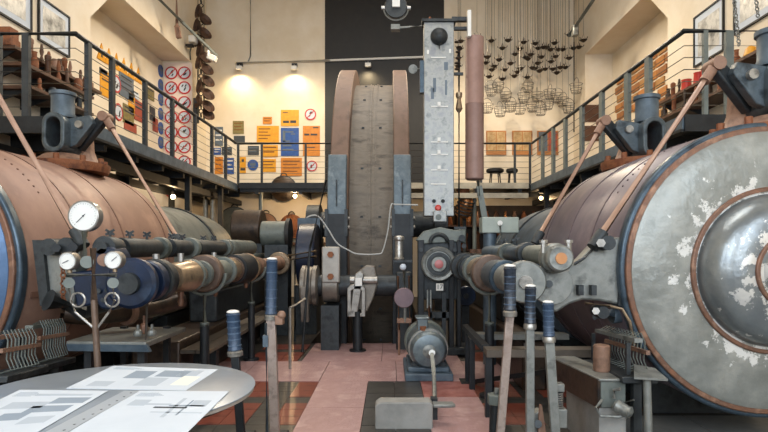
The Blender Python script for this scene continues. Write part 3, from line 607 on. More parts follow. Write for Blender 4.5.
def gauge(x, y, r, ang, label):
    c = P(x, y, YGa); t = T('pressure_gauge', label, 'gauge', (c.x, c.y, c.z-r), 'pressure gauges on the pipe stand')
    MB().lathe([(r*.9, .06), (r, .05), (r, -.01), (r*.92, -.015), (r*.92, 0)], c, AY, 40).build('case', M['steel'], t)
    MB().cyl(c+Vector((0, -.008, 0)), c+Vector((0, .01, 0)), r*.92, n=40).build('dial', M['white'], t)
    tk = MB()
    for k in range(25):
        a = math.radians(225-270*k/24); L = .1 if k % 4 == 0 else .05; d = Vector((math.cos(a), 0, math.sin(a)))
        tk.beam(c+d*r*.82+Vector((0, -.0095, 0)), c+d*r*(.82-L)+Vector((0, -.0095, 0)), .001, .002, (0, 1, 0))
    tk.build('scale_marks', M['inkdk'], t)
    d = Vector((math.cos(ang), 0, math.sin(ang)))
    MB().beam(c-d*r*.18+Vector((0, -.012, 0)), c+d*r*.6+Vector((0, -.012, 0)), .003, .003, (0, 1, 0)).cyl(c+Vector((0, -.014, 0)), c+Vector((0, -.006, 0)), r*.05, n=12).build('needle', M['inkdk'], t)
    MB().cyl(c-Vector((0, -.02, r*1.35)), c-Vector((0, -.02, r*.95)), .014, n=8).build('stem', M['brass'], t)
gauge(84, 216, .1, math.radians(225), 'large white round pressure gauge at the top of the pipe stand')
gauge(68, 261, .058, math.radians(205), 'small white pressure gauge on the left arm of the pipe stand')
gauge(113.5, 260, .058, math.radians(40), 'small white pressure gauge on the right arm of the pipe stand')

# ------------------------------------------------------------------ drip lubricators
def lubricator(p0, p1, h, label, n, boxm):
    p0, p1 = Vector(p0), Vector(p1); t = T('drip_lubricator', label, 'lubricator', (p0+p1)/2-Vector((0, 0, h+.12)))
    d = (p1-p0).normalized(); sd = Vector((d.y, -d.x, 0))
    MB().beam(p0-d*.05, p1+d*.05, .06, .03).build('top_bar', boxm, t)
    MB().beam(p0-d*.05+sd*.07+Vector((0,0,-.09)), p1+d*.05+sd*.07+Vector((0,0,-.09)), .03, .03).build('front_bar', M['rustlt'], t)
    for k in range(n):
        q = p0+(p1-p0)*(k+.5)/n
        MB().tube([q+Vector((0,0,.02)), q+sd*.05+Vector((0,0,.05)), q+sd*.08+Vector((0,0,-.02)), q+sd*.07+Vector((0,0,-h*.6)), q+sd*.1+Vector((0,0,-h*.9)), q+sd*.02+Vector((0,0,-h))], .0055, 7).build('drip_tube', M['castgr'], t)
    MB().beam(p0-d*.08+Vector((0,0,-h-.03)), p1+d*.08+Vector((0,0,-h-.03)), .26, .05).build('tray', M['castdk'], t, bev=.008)
    MB().beam(p0+d*.0-sd*.06+Vector((0,0,-.02)), p0-sd*.06+Vector((0,0,-h)), .03, .03).build('upright', M['castdk'], t)
    MB().beam(p1-sd*.06+Vector((0,0,-.02)), p1-sd*.06+Vector((0,0,-h)), .03, .03).build('upright', M['castdk'], t)
    MB().beam((p0.x, p0.y, -.02), (p0.x, p0.y, p0.z-h-.05), .06, .06).build('leg', M['castdk'], t)
    MB().beam((p1.x, p1.y, -.02), (p1.x, p1.y, p1.z-h-.05), .06, .06).build('leg', M['castdk'], t)
lubricator(P(-6, 338, 4.0), P(27, 334, 4.45), .26, 'drip oiler with a row of bent tubes, nearer one at the left picture edge', 9, M['rustlt'])
lubricator(P(32, 327, 4.55), P(57, 324, 5.0), .30, 'drip oiler with a row of bent tubes, behind the one at the left picture edge', 10, M['castgr'])
lubricator(P(636, 340, 4.2), P(600, 331, 5.0), .26, 'drip oiler with a comb of bent tubes beside the right cylinder', 12, M['cast'])

# ------------------------------------------------------------------ benches and trays on the left
t = T('tray_bench', 'low grey steel tray bench under the left valve shaft', 'bench', (-2.4, 4.9, 0))
MB().prism([P(66,341,4.6), P(146,342,4.6), P(186,327,6.1), P(112,327,6.1)], (0, 0, -.05)).build('tray', M['cast'], t, bev=.01)
MB().prism([P(66,344,4.59), P(146,345,4.59), P(150,352,4.6), P(68,351,4.6)], (0, .04, 0)).build('apron', M['steel_blue'], t)
for (x, y) in ((-2.55, 4.75), (-2.1, 4.75), (-2.35, 5.9), (-2.8, 5.9)): MB().bx(x-.03, x+.03, y-.03, y+.03, -.02, P(0, 341, 4.6).z-.06).build('leg', M['steel_dark'], t)
for (x, dy, h, m) in ((149, .1, .1, 'cast'), (155, .25, .16, 'copper'), (163, .12, .1, 'cast')):
    p = P(x-11, 338, 4.75+dy); o = MB().lathe([(.035, 0), (.04, .02), (.03, h*.5), (.012, h*.6), (.012, h)], (p.x, p.y, P(0, 341, 4.6).z), (0,0,1), 14).build('oil_can', M[m])
    tag(o, {149: 'small grey oil can left of the copper one on the tray bench', 155: 'small copper oil can with thin spout on the tray bench', 163: 'small grey oil can right of the copper one on the tray bench'}[x], 'oil can', 'oil cans on the tray bench')
o = MB().tube([P(146,342,4.75), P(147,300,4.75)], .012, 8).build('rod', M['steel'], None)
tag(o, 'thin upright steel rod at the corner of the tray bench', 'rod')
t = T('plank_walkway', 'weathered plank lying along the left machine bed', 'plank', (-2.3, 8, .5))
for k in range(2): MB().bx(-2.34+k*.17, -2.18+k*.17, 6.25, 10.2, .42, .46).build('plank', M['timber'], t)
for y in (6.6, 8.2, 10): MB().bx(-2.32, -2.05, y, y+.1, -.02, .42).build('leg', M['steel_dark'], t)
# ------------------------------------------------------------------ depth indicator column
YC = 8.7
cx0, cx1 = P(424,0,YC).x, P(454,0,YC).x; cxm = (cx0+cx1)/2; zt, zb = P(0,22,YC).z, P(0,216,YC).z
t = T('depth_indicator', 'tall worn silver depth indicator column with a bell at its top', 'indicator column', (cxm, YC, 0))
MB().bx(cx0, cx1, YC, YC+.22, zb, zt).build('column', M['panel'], t, bev=.01)
MB().bx(cx0-.03, cx1+.03, YC-.04, YC+.26, zt, zt+.04).build('cap', M['castdk'], t)
MB().cyl((cx0+.1, YC+.1, zt+.04), (cx0+.1, YC+.1, zt+.12), .04, .015, n=10).build('finial', M['rust'], t)
c = P(439, 37, YC)
bl = MB().lathe([(.13, .0), (.135, -.03), (.11, -.09), (.05, -.13), (.01, -.14)], c, AY, 28).build('bell', M['castdk'], t)
MB().tube([c+Vector((0, -.06, -.1)), c+Vector((.0, -.06, -.2))], .028, 8, r2=.01).build('clapper', M['castdk'], bl)
for (y, s) in ((57.5, 0), (106.5, 1), (142, 1), (154.5, 1), (170, 1), (184, 0)):
    a, b2 = P(431 if s else 431, y, YC-.006), P(448 if s else 446, y, YC-.006)
    m_ = MB().beam(a, b2, .012, .018)
    if s: m_.bx(P(437.5,0,YC).x, P(440.5,0,YC).x, YC-.012, YC, a.z, a.z+.07)
    m_.build('level_mark', M['white'], t)
for (x, y) in ((428, 52), (450, 51)): MB().bx(P(x-1,0,YC).x, P(x+1,0,YC).x, YC-.006, YC, P(0,y+2,YC).z, P(0,y-2,YC).z).build('screw_plate', M['white'], t)
for (x0, x1, y0, y1) in ((433, 436, 78, 92), (431, 434, 88, 99), (445, 447, 80, 95), (444, 448, 62, 70)):
    MB().bx(P(x0,0,YC).x, P(x1,0,YC).x, YC-.003, YC, P(0,y1,YC).z, P(0,y0,YC).z).build('worn_label', M['greyblue'], t)
for x in (434, 443): MB().cyl(P(x, 201, YC-.02), P(x, 201, YC+.01), .03, n=14).build('black_knob', M['rubber'], t)
MB().lathe([(.035, 0), (.05, -.03), (.03, -.06)], P(438, 208, YC), AY, 16).build('red_button', M['redplastic'], t)
bxp = MB().bx(P(433,0,YC).x, P(446,0,YC).x, YC-.1, YC, P(0,222,YC).z, P(0,211,YC).z).build('switch_box', M['panel'], t, bev=.01)
MB().cyl(P(438.5, 217, YC-.12), P(438.5, 217, YC-.1), .045, n=18).build('switch_disc', M['railgrey'], bxp)
MB().bx(P(420,0,YC).x, P(424,0,YC).x, YC+.02, YC+.14, P(0,92,YC).z, P(0,60,YC).z).build('side_box', M['bluesteel'], t)
MB().cyl(P(413, 69, YC+.1), P(413, 69, YC+.16), .07, n=24).tube([P(413,69,YC+.14), P(424,69,YC+.14)], .012, 6).build('round_mirror', M['cast'], t)
# floodlight on an arm at the column top
t = T('floodlight', 'round floodlight in a bracket at the top of the picture, left of the indicator column', 'floodlight', P(395, 28, YC))
MB().tube([P(424,26,YC+.1), P(410,27,YC+.1), P(395,28,YC+.1)], .018, 8).bx(P(391,0,YC).x, P(400,0,YC).x, YC+.04, YC+.16, P(0,28,YC).z, P(0,23,YC).z).build('arm', M['cast'], t)
c = P(396, 8, YC+.1)
MB().torus(c, AY, .19, .014, 20, 6, PI, 2*PI).build('yoke', M['cast'], t)
MB().lathe([(.17, -.06), (.175, -.05), (.15, .08), (.05, .16)], c, AY, 28).build('housing', M['castdk'], t)
MB().cyl(c+Vector((0, -.055, 0)), c+Vector((0, -.05, 0)), .155, n=28).build('lens', mat('dark_lens', '#3a4650', rough=.15), t)
for s in (-1, 1): MB().cyl(c+Vector((s*.17, 0, 0)), c+Vector((s*.23, 0, 0)), .03, n=10).build('knob', M['steel'], t)
MB().bx(c.x-.06, c.x+.06, c.y-.1, c.y-.03, c.z-.02, c.z+.16).build('white_clip', M['white'], t)
# rose-brown tube right of the column
t = T('hanging_tube', 'long rose-brown vertical tube hanging right of the indicator column', 'tube', P(475, 182, YC))
c1, c0 = P(474.5, 38, YC+.1), P(474.5, 180, YC+.1)
MB().lathe([(.12, 0), (.145, .02), (.145, 1.18), (.15, 1.19), (.145, 1.2), (.145, (c1-c0).z)], c0, (0,0,1), 28).build('pipe', M['pinktube'], t)
MB().bx(P(467,0,YC).x, P(470.5,0,YC).x, YC-.08, YC+.02, P(0,38,YC).z, P(0,12,YC).z).build('white_bar', M['white'], t)
MB().bx(P(452,0,YC).x, P(468,0,YC).x, YC+.02, YC+.1, P(0,20,YC).z, P(0,16,YC).z).bx(P(454,0,YC).x, P(470,0,YC).x, YC+.06, YC+.12, P(0,28,YC).z, P(0,25,YC).z).build('top_bracket', M['castdk'], t)
MB().tube([P(478,181,YC+.1), P(479,196,YC+.1)], .03, 8).beam(P(479,186,YC+.1), P(486,226,YC+.1), .09, .05).build('lower_bracket', M['castgr'], t)
t = T('indicator_spindle', 'thin dark screw spindle between the indicator column and the rose-brown tube', 'spindle', P(459, 240, YC))
MB().tube([P(459,48,YC+.1), P(459,240,YC+.1)], .022, 10).build('spindle', M['castdk'], t)
for y in (42, 47, 52, 58, 63, 69): MB().sphere(P(457+ (y % 3), y, YC+.1), .035, (1.2,1,.6), 10, 6).build('bead', M['oily'], t)
MB().lathe([(.03, 0), (.055, .05), (.03, .2), (.05, .24), (.05, .3)], P(459,112,YC+.1), (0,0,1), 14).build('nut', M['brass'], t)
MB().beam(P(454,74,YC+.1), P(463,74,YC+.1), .05, .04).beam(P(454,228,YC+.1), P(466,228,YC+.1), .05, .04).build('guide', M['castdk'], t)

# ------------------------------------------------------------------ control console under the column
YK = 8.4
t = T('control_console', 'dark cast control console with a big round dial under the indicator column', 'control console', (cxm, YK, 0))
gx = lambda x: P(x, 0, YK).x
gz = lambda y: P(0, y, YK).z
MB().prism([P(x, y, YK) for x, y in ((416,240), (424,231), (440,227), (454,230), (466,229), (466,243), (455,242), (424,244))], (0, .3, 0)).build('top_casting', M['castgr'], t, bev=.015)
MB().bx(gx(419), gx(460), YK+.05, YK+.35, gz(300), gz(238)).build('body', M['castdk'], t, bev=.02)
for x0, x1 in ((418, 424), (449, 454), (457, 461)): MB().bx(gx(x0), gx(x1), YK-.02, YK+.2, 0, gz(240)).build('leg', M['steel_dark'], t, bev=.008)
for x in (430, 444): MB().bx(gx(x)-.03, gx(x)+.03, YK, YK+.12, 0, gz(292)).build('inner_leg', M['castdk'], t)
MB().bx(gx(412), gx(470), YK-.1, YK+.4, 0, .12).build('base', M['castdk'], t, bev=.02)
MB().bx(gx(424), gx(450), YK, YK+.2, gz(318), gz(312)).build('crossbar', M['castdk'], t)
c = P(438.5, 264, YK-.05)
dl = MB().lathe([(.25, 0), (.26, -.03), (.24, -.06), (.2, -.05), (.19, -.03)], c, AY, 40).build('dial', M['cast'], t)
MB().ring(c+Vector((0, -.06, 0)), AY, .175, .12, .03, 32).build('inner_ring', M['castdk'], dl)
MB().lathe([(.12, -.03), (.11, -.07)], c, AY, 28).build('plate', M['cast'], dl)
MB().lathe([(.06, -.06), (.065, -.09), (.04, -.1)], c, AY, 18).build('pink_knob', mat('rose_enamel', '#b06a6a', rough=.4), dl)
MB().torus(P(439, 243, YK-.03), AY, .13, .03, 12, 8, 0, PI).build('arch', M['castdk'], t)
MB().bx(gx(435.5), gx(442.5), YK-.12, YK-.1, gz(290), gz(283)).build('number_plate', M['white'], t)
def text_mesh(s, size, m, name, parent, loc):
    cu = bpy.data.curves.new('t', 'FONT'); cu.body = s; cu.size = size; cu.extrude = .001; cu.align_x = 'CENTER'; cu.align_y = 'CENTER'
    ob = bpy.data.objects.new('t', cu); C.objects.link(ob); bpy.context.view_layer.update()
    me = bpy.data.meshes.new_from_object(ob.evaluated_get(bpy.context.evaluated_depsgraph_get())); bpy.data.objects.remove(ob)
    o = bpy.data.objects.new(name, me); C.objects.link(o); me.materials.clear(); me.materials.append(m); o.parent = parent
    me.transform(Matrix.Translation(Vector(loc)-wl(parent)) @ Matrix.Rotation(PI/2, 4, 'X')); return o
text_mesh('17', .1, M['inkdk'], 'number', t, (gx(439), YK-.123, gz(286.5)))
for (x, y, r) in ((462, 238, .05), (455, 250, .03), (464, 246, .035), (421, 250, .03)): MB().cyl(P(x, y, YK-.08), P(x, y, YK+.06), r, n=12).build('knob', M['castdk'], t)
# oil feeder and quadrant at the left of the console
t = T('oil_feeder', 'glass oil feeder with steel cap and round knob left of the console dial', 'oil feeder', P(401, 330, YK))
MB().lathe([(.07, 0), (.075, .02), (.06, .05), (.06, .28), (.075, .3), (.075, .34), (.05, .36)], P(399, 260, YK-.1), (0,0,1), 20).build('cup', M['steel'], t)
MB().bx(gx(393), gx(412), YK-.16, YK-.04, gz(262), gz(260)).build('shelf', M['castdk'], t)
MB().sphere(P(403, 267, YK-.16), .05).build('knob', M['paper'], t)
MB().tube([P(404,270,YK-.1), P(405,300,YK-.1), P(405,322,YK-.1)], .025, 8).build('stem', M['cast'], t)
MB().lathe([(.14, 0), (.15, .02), (.15, .08), (.14, .1)], P(404, 298, YK-.15), AY, 24).build('quadrant', mat('mauve_iron', '#7a666c', '#6a585e', rough=.5, scale=5), t)
for x in (398, 409): MB().tube([P(x,276,YK-.05), P(x+1,330,YK-.05), (P(x+1,0,YK).x, YK-.05, 0)], .018, 8).build('leg', M['rustlt'], t)
MB().bx(gx(397), gx(411), YK-.12, YK+.02, gz(322), gz(318)).build('crosspiece', M['rustlt'], t)
# small steering levers behind motor
t = T('fork_lever', 'small rusty fork lever standing behind the motor', 'lever', P(429, 345, 8.1))
for dx in (-1.6, 1.6): MB().beam(P(429+dx,290,8.1), P(429+dx,308,8.1), .018, .05).build('prong', M['cast'], t)
MB().tube([P(429,306,8.1), P(430,330,8.1), (P(430,0,8.1).x, 8.1, 0)], .025, 8).build('stem', M['rustlt'], t)
# junction box
t = T('junction_box', 'grey-green steel junction box with white plug right of the console', 'junction box', P(500, 262, 7.6))
MB().bx(P(482,0,7.6).x, P(519,0,7.6).x, 7.6, 7.85, P(0,233,7.6).z, P(0,217,7.6).z).build('box', mat('grey_green_box', '#8d958c', '#9aa298', rough=.4, scale=5), t, bev=.012)
MB().cyl(P(500,223,7.56), P(500,223,7.6), .035, n=16).build('plug', M['white'], t)
MB().tube([P(500,224,7.57), P(501,236,7.57), P(497,243,7.6), P(494,247,7.7)], .012, 6).build('cable', M['cast'], t)
MB().cyl((P(490,0,7.7).x, 7.72, 0), (P(490,0,7.7).x, 7.72, P(0,232,7.6).z), .09, n=16).build('post', M['steel_blue'], t)

# ------------------------------------------------------------------ electric motor
c = Vector((.47, 6.75, .36)); R = .225
t = T('electric_motor', 'grey-blue electric motor on a cast base in the middle of the walkway', 'electric motor', (.47, 7.1, 0))
MB().bx(c.x-.29, c.x+.29, 6.7, 7.75, 0, .09).bx(c.x-.25, c.x+.25, 6.8, 7.65, .09, .15).build('base', M['steel_blue'], t, bev=.012)
mm = mat('motor_grey_blue', '#59646a', '#717b7e', '#424c52', rough=.35, metal=.45, scale=5, bump=.08)
MB().lathe([(.1, -.02), (.19, .0), (.225, .05), (.225, .15)], c, AY, 36).build('end_shield', mm, t)
MB().lathe([(.235, .16), (.25, .18), (.25, .62), (.235, .64)], c, AY, 36).build('body', mm, t)
MB().lathe([(.26, .66), (.28, .68), (.28, .8), (.2, .86)], c, AY, 36).build('rear_shield', M['castgr'], t)
MB().ring(c+Vector((0, .15, 0)), AY, .245, .2, .02, 36).build('joint_ring', M['steel'], t)
MB().lathe([(.08, -.03), (.08, -.05), (.05, -.06)], c, AY, 20).build('shaft_cap', M['cast'], t)
MB().bx(c.x-.13, c.x-.0, 6.95, 7.2, c.z+.2, c.z+.36).bx(c.x-.15, c.x+.02, 6.93, 7.22, c.z+.36, c.z+.38).build('terminal_box', mm, t, bev=.015)
MB().cyl((c.x-.06, 6.93, c.z+.22), (c.x-.06, 6.93, c.z+.27), .04, n=10).build('cable_gland', M['rust'], t)
for dx in (-.23, .23):
    for y in (6.85, 7.5): MB().cyl((c.x+dx, y, .09), (c.x+dx, y, .12), .03, n=6).build('bolt', M['castdk'], t)
MB().bx(c.x-.21, c.x+.21, 6.85, 7.55, .14, .2).build('feet', M['castdk'], t)
# pedal box with lever arm
t = T('pedal_box', 'pale grey concrete-coloured pedal box low at the bottom centre', 'pedal box', (P(404,0,4.95).x, 5.1, 0))
MB().prism([P(375,436,4.95), P(375,406,4.95), P(380,402.5,4.95), P(430,402.5,4.95), P(433,405,4.95), P(433,436,4.95)], (0, .18, 0)).build('plate', M['concrete'], t, bev=.012)
z0 = P(0, 434, 4.95).z
MB().bx(P(377,0,4.95).x, P(431,0,4.95).x, 4.97, 5.12, 0, .1).build('foot', M['castdk'], t)
MB().prism([(P(433,0,5).x, 5.0, .17), (P(450,0,5).x, 5.0, .17), (P(456,0,5).x, 5.02, .17), (P(454,0,5).x, 5.12, .17), (P(433,0,5).x, 5.12, .17)], (0, 0, .03)).build('pedal', M['cast'], t, bev=.008)
MB().tube([P(432,354,6.6), P(434,375,6.2), P(435,405,5.3)], .022, 8).build('link_rod', M['cast'], t)
MB().cyl(P(432,353,6.62)+Vector((0,0,0)), P(432,353,6.7), .04, n=10).build('rod_eye', M['steel'], t)
MB().bx(P(434,0,5.25).x-.03, P(434,0,5.25).x+.03, 5.2, 5.3, 0, .2).build('bracket', M['castdk'], t)

# ------------------------------------------------------------------ hand levers
M['band'] = mat('pale_tape', '#5f7388', '#3f5066', rough=.35, scale=12)
def lever(pts, Y, gw, sw, grip, shaft, label, latch=False):
    top = P(*pts[0], Y); mid = P(*pts[1], Y); bot = P(*pts[2], Y)
    d = (bot-mid); k = (mid.z-0)/(mid.z-bot.z); base = mid+d*k
    t = T('hand_lever', label, 'lever', base, 'driver hand levers')
    g = gw*Y/F/2; u = (top-mid).normalized()
    MB().lathe([(g*.8, 0), (g*1.12, .02), (g*.95, .04), (g, (top-mid).length-.03), (g*1.1, (top-mid).length-.02), (g*.8, (top-mid).length)], mid, u, 18).build('grip', grip, t)
    MB().sphere(top, g, (1, 1, .35), 14, 6).build('cap', M['white'], t)
    for q in range(5): MB().ring(mid+(top-mid)*(.16+.15*q), u, g*1.05, g*.9, g*.14, 18).build('tape_band', M['band'], t)
    w = sw*Y/F
    MB().beam(mid, base, w, w*.7, (0, 1, 0)).build('shaft', shaft, t, bev=.004)
    MB().lathe([(g*1.15, -.03), (g*1.2, 0), (g*.9, .02)], mid, u, 14).build('ferrule', M['steel'], t)
    MB().box(base+Vector((0, .02, .06)), (w*2.2, .3, .12)).build('quadrant', M['castdk'], t, bev=.01)
    if latch:
        q = mid+(base-mid)*.18
        MB().box(mid+Vector((g*1.6, 0, -.03)), (g*1.4, g*2, g*1.6)).sphere(mid+Vector((g*2.0, -.02, .01)), g*.8).build('latch', M['rustlt'], t, bev=.005)
        MB().tube([mid+Vector((-g*.8, -.02, -.05)), base+Vector((-w*.9, -.02, .15))], .012, 8).build('latch_rod', M['steel_blue'], t)
        MB().box(q+Vector((-w*.6, -.02, 0)), (.04, .04, .09)).build('latch_guide', M['steel_blue'], t)
    return t
lever(((233,312), (235,352), (240,420)), 4.4, 13, 8, M['gripblue'], M['steel_dark'], 'short hand lever with dark blue grip behind the table edge')
lever(((272,259), (271,316), (275,432)), 4.4, 11, 9, M['gripblue'], mat('worn_pinkish_steel', '#8c7a70', '#a39288', '#6d5f58', rough=.4, metal=.4, scale=8), 'tall hand lever with blue taped grip and latch right of the table', True)
lever(((510,266), (510,312), (501,425)), 4.1, 12, 8, M['gripblack'], bpy.data.materials['worn_pinkish_steel'], 'tallest right hand lever with black grip and brownish shaft')
lever(((530.5,286), (530,325), (530,425)), 4.15, 11, 8, M['gripblack'], M['cast'], 'middle right hand lever with black grip and pale steel shaft')
lever(((548,302), (549,338), (555,430)), 4.05, 11, 9, M['gripblue'], M['cast'], 'shortest right hand lever with blue grip and pale shaft')
t = T('lever_latch', 'short spring plunger with nut standing left of the right hand levers', 'spring plunger', P(497, 436, 4.5))
MB().cyl(P(496,402,4.25), (P(494,0,4.25).x, 4.25, 0), .045, n=14).build('spring_housing', M['steel_dark'], t)
MB().cyl(P(496,394,4.25), P(496,404,4.25), .07, n=6).build('nut', M['castgr'], t, bev=.006)
MB().cyl(P(497,388,4.25), P(496,395,4.25), .02, n=8).build('pin', M['cast'], t)
t = T('lever_guide', 'spring guide block clamped beside the shortest right hand lever', 'guide block', P(560, 432, 4.12))
MB().box(P(557,387,4.12), (.09, .08, .06)).build('clamp', M['cast'], t, bev=.006)
MB().box(P(560,417,4.12), (.08, .1, .14)).build('block', M['cast'], t, bev=.008)
for k in range(9): MB().torus(P(558.5,393+k*2.2,4.12), (0,0,1), .03, .006, 12, 5).build('spring_coil', M['steel'], t)
MB().cyl(P(558.5,388,4.12), P(560,412,4.12), .012, n=8).build('pin', M['castdk'], t)
MB().bx(P(560,0,4.12).x-.05, P(560,0,4.12).x+.05, 4.08, 4.17, 0, .2).build('foot', M['castdk'], t)
t = T('lever_bracket', 'pale fork bracket between the right hand levers at the bottom', 'bracket', P(538, 440, 4.45))
MB().prism([P(x,y,4.2) for x,y in ((533,440), (533,415), (541,410), (543,418), (548,440))], (0, .1, 0)).build('cheek', M['cast'], t, bev=.008)
MB().prism([P(x,y,4.16) for x,y in ((538,440), (540,405), (542,405), (547,440))], (0, .03, 0)).build('blade', M['rustlt'], t)
MB().cyl(P(538,424,4.14), P(538,424,4.3), .03, n=10).build('pin', M['castdk'], t)
# beams/benches in the right middle
t = T('steel_trestle', 'dark trestle bench between the walkway and the right machine bed', 'trestle', (1.25, 6.3, 0))
MB().bx(.9, 2.0, 6.25, 6.45, P(0,338,6.0).z-.06, P(0,338,6.0).z).build('top_beam', M['cast'], t)
MB().bx(.9, 2.0, 5.2, 5.4, P(0,348,5.3).z-.07, P(0,348,5.3).z).build('top_beam', M['timber'], t)
for (x, y, z) in ((.93, 6.7, .6), (.93, 6.35, .6), (1.9, 6.35, .5), (.93, 5.3, .6), (1.9, 5.3, .55)): MB().bx(x-.03, x+.03, y-.03, y+.03, 0, z).build('leg', M['steel_dark'], t)
MB().bx(.89, .96, 5.42, 6.9, .6, .66).build('side_beam', M['steel_dark'], t)
MB().beam((.95, 6.6, .02), (1.9, 5.45, .45), .05, .05).build('brace', M['steel_dark'], t)
for x, y in ((.93, 6.7),): MB().bx(x-.09, x+.09, y-.12, y+.12, 0, .015).build('foot_plate', M['black'], t)

# ------------------------------------------------------------------ oil pump box right
t = T('oil_pump_box', 'dark brown and grey oil pump box with pipes in front of the right cylinder', 'oil pump', (P(600,0,4.3).x, 4.5, 0))
fx0, fx1, fz0, fz1 = P(601,0,4.2).x, P(626,0,4.2).x, P(0,408,4.2).z, P(0,381,4.2).z
MB().prism([(fx0, 4.2, fz0), (fx1, 4.2, fz0), (fx1, 4.2, fz1), (fx0, 4.2, fz1)], (-.12, .85, 0)).build('tank', M['castgr'], t, bev=.008)
MB().prism([(fx0-.004, 4.2, fz0), (fx0-.004, 4.2, fz1+.01), (fx0-.124, 5.05, fz1+.01), (fx0-.124, 5.05, fz0)], (-.02, 0, 0)).build('side_panel', M['oily'], t)
MB().prism([(fx0-.02, 4.18, fz1), (fx1+.02, 4.18, fz1), (fx1-.1, 5.07, fz1), (fx0-.14, 5.07, fz1)], (0, 0, .02)).build('lid', M['cast'], t, bev=.005)
MB().bx(P(600,0,4.2).x, P(627,0,4.2).x, 4.22, 5.0, 0, fz0).build('plinth', M['concrete'], t)
MB().lathe([(.06, 0), (.065, .01), (.065, .2), (.055, .21)], (P(604,0,4.4).x, 4.45, fz1+.02), (0,0,1), 20).build('copper_pot', M['rustlt'], t)
MB().lathe([(.03, .0), (.05, .02), (.04, .1), (.05, .12), (.02, .14)], P(614, 404, 4.14), (.6,-.5,-.3), 16).build('valve', M['cast'], t)
MB().tube([P(602,400,4.15), P(596,408,4.1), P(600,416,4.1), P(618,417,4.1), P(630,414,4.12), P(626,406,4.12), P(616,404,4.15)], .011, 7).build('pipe_loop', M['cast'], t)
MB().tube([P(614,398,4.17), P(614,390,4.16), P(620,389,4.12)], .012, 7).build('tap', M['steel'], t)
MB().tube([P(622,403,4.17), P(634,400,4.1)], .008, 6).build('rod', M['cast'], t)
t = T('small_shelf_stand', 'small grey plate on a single post in front of the right cylinder', 'stand', (P(650,0,4.0).x, 4.0, 0))
MB().prism([P(634,377,3.98), P(668,379,3.98), P(655,368,4.3), P(634,364,4.3)], (0, 0, -.015)).build('plate', M['cast'], t)
MB().cyl((P(651,0,4.0).x, 4.02, 0), (P(650,0,4.0).x, 4.05, P(0,378,4.0).z-.01), .028, n=12).build('post', M['cast'], t)
t = T('floor_cover', 'grey tread plate floor covers in front of the right cylinder', 'floor plate', (3, 4.2, -.02))
for k in range(4): MB().bx(1.95+k*.85, 2.79+k*.85, 3.0, 5.35, -.02, .0).build('cover_plate', M['tread'], t)

# ------------------------------------------------------------------ table with drawings
tz = .85; tc = Vector((-1.43, 2.95, tz)); tr = .7
t = T('round_table', 'round grey table with brown underside at the lower left', 'table', (tc.x, tc.y, 0))
MB().lathe([(tr-.01, -.008), (tr, -.004), (tr, .0), (tr-.004, .002)], tc, (0,0,1), 72).build('table_top', M['table'], t)
MB().ring(tc+Vector((0,0,-.022)), (0,0,1), tr-.005, tr-.1, .014, 64).build('edge_band', mat('pale_edge', '#a59a90', rough=.5), t)
MB().lathe([(tr-.06, -.05), (tr-.012, -.009)], tc, (0,0,1), 64).build('underframe', M['timber'], t)
MB().cyl((tc.x, tc.y, .02), (tc.x, tc.y, tz-.05), .05, n=20).build('column', M['castdk'], t)
MB().lathe([(.32, 0), (.32, .02), (.06, .05)], (tc.x, tc.y, 0), (0,0,1), 36).build('foot', M['castdk'], t)
def onT(x, y, z=tz): Y = (H-z)*F/(y-VY); return Vector(((x-VX)*Y/F, Y, z))
def sheet(px, dz, label, prints):
    z = tz+.002+dz; q = [onT(x, y, z) for x, y in px]
    cen = sum(q, Vector())/4; t = T('paper_sheet', label, 'paper', (cen.x, cen.y, z), 'drawings spread on the round table')
    MB().prism(q, (0, 0, .0015)).build('sheet', M['paper'], t)
    def uv(u, v): a = q[0]*(1-u)+q[1]*u; b2 = q[3]*(1-u)+q[2]*u; return a*(1-v)+b2*v+Vector((0,0,.0016))
    prints = prints+[(.06, .93-.022*k, .06+.2+.03*(k*5 % 4), .937-.022*k, gy) for k in range(5)]
    for (u0, v0, u1, v1, m) in prints:
        MB().prism([uv(u0,v0), uv(u1,v0), uv(u1,v1), uv(u0,v1)], (0,0,.0004)).build('print', m, t)
lt = mat('pale_print', '#aab3bd', rough=.8); gy = mat('mid_print', '#8793a0', rough=.8); ye = mat('cream_print', '#dfdfd2', rough=.8)
sheet([(66,388.5), (186,390.5), (218,369.5), (113,366)], .0, 'white drawing sheet with faint plan at the far side of the round table',
      [(.3,.45,.5,.8,gy), (.5,.15,.7,.5,lt), (.55,.55,.8,.85,gy), (.8,.2,.95,.6,ye), (.12,.1,.3,.3,lt), (.72,.62,.9,.9,lt)])
sheet([(-95,445), (38,432), (108,391), (20,390)], .003, 'white drawing sheet with grey print at the left of the round table',
      [(.35,.3,.6,.45,gy), (.5,.45,.9,.6,gy), (.2,.55,.6,.7,lt), (.6,.65,.95,.8,gy), (.3,.85,.9,.9,lt), (.65,.2,.9,.35,lt)])
sheet([(66,434), (182,438), (229,391.5), (139,391)], .0045, 'white drawing sheet with fine pencil plan nearest the table edge',
      [(.42,.55,.75,.585,M['inkdk']), (.3,.62,.55,.66,lt), (.55,.6,.9,.63,gy), (.6,.35,.64,.8,lt), (.72,.4,.74,.75,gy), (.45,.45,.95,.47,lt), (.75,.6,.92,.75,lt), (.12,.6,.3,.75,lt)])
t = T('binder_strip', 'clear punched binder strip between the two near drawing sheets', 'binder strip', onT(85, 410, tz+.007))
q = [onT(44,433,tz+.0085), onT(66,433,tz+.0085), onT(139,391.2,tz+.0085), onT(124,391,tz+.0085)]
MB().prism(q, (0,0,.001)).build('strip', mat('grey_strip', '#aab0b6', rough=.3), t)
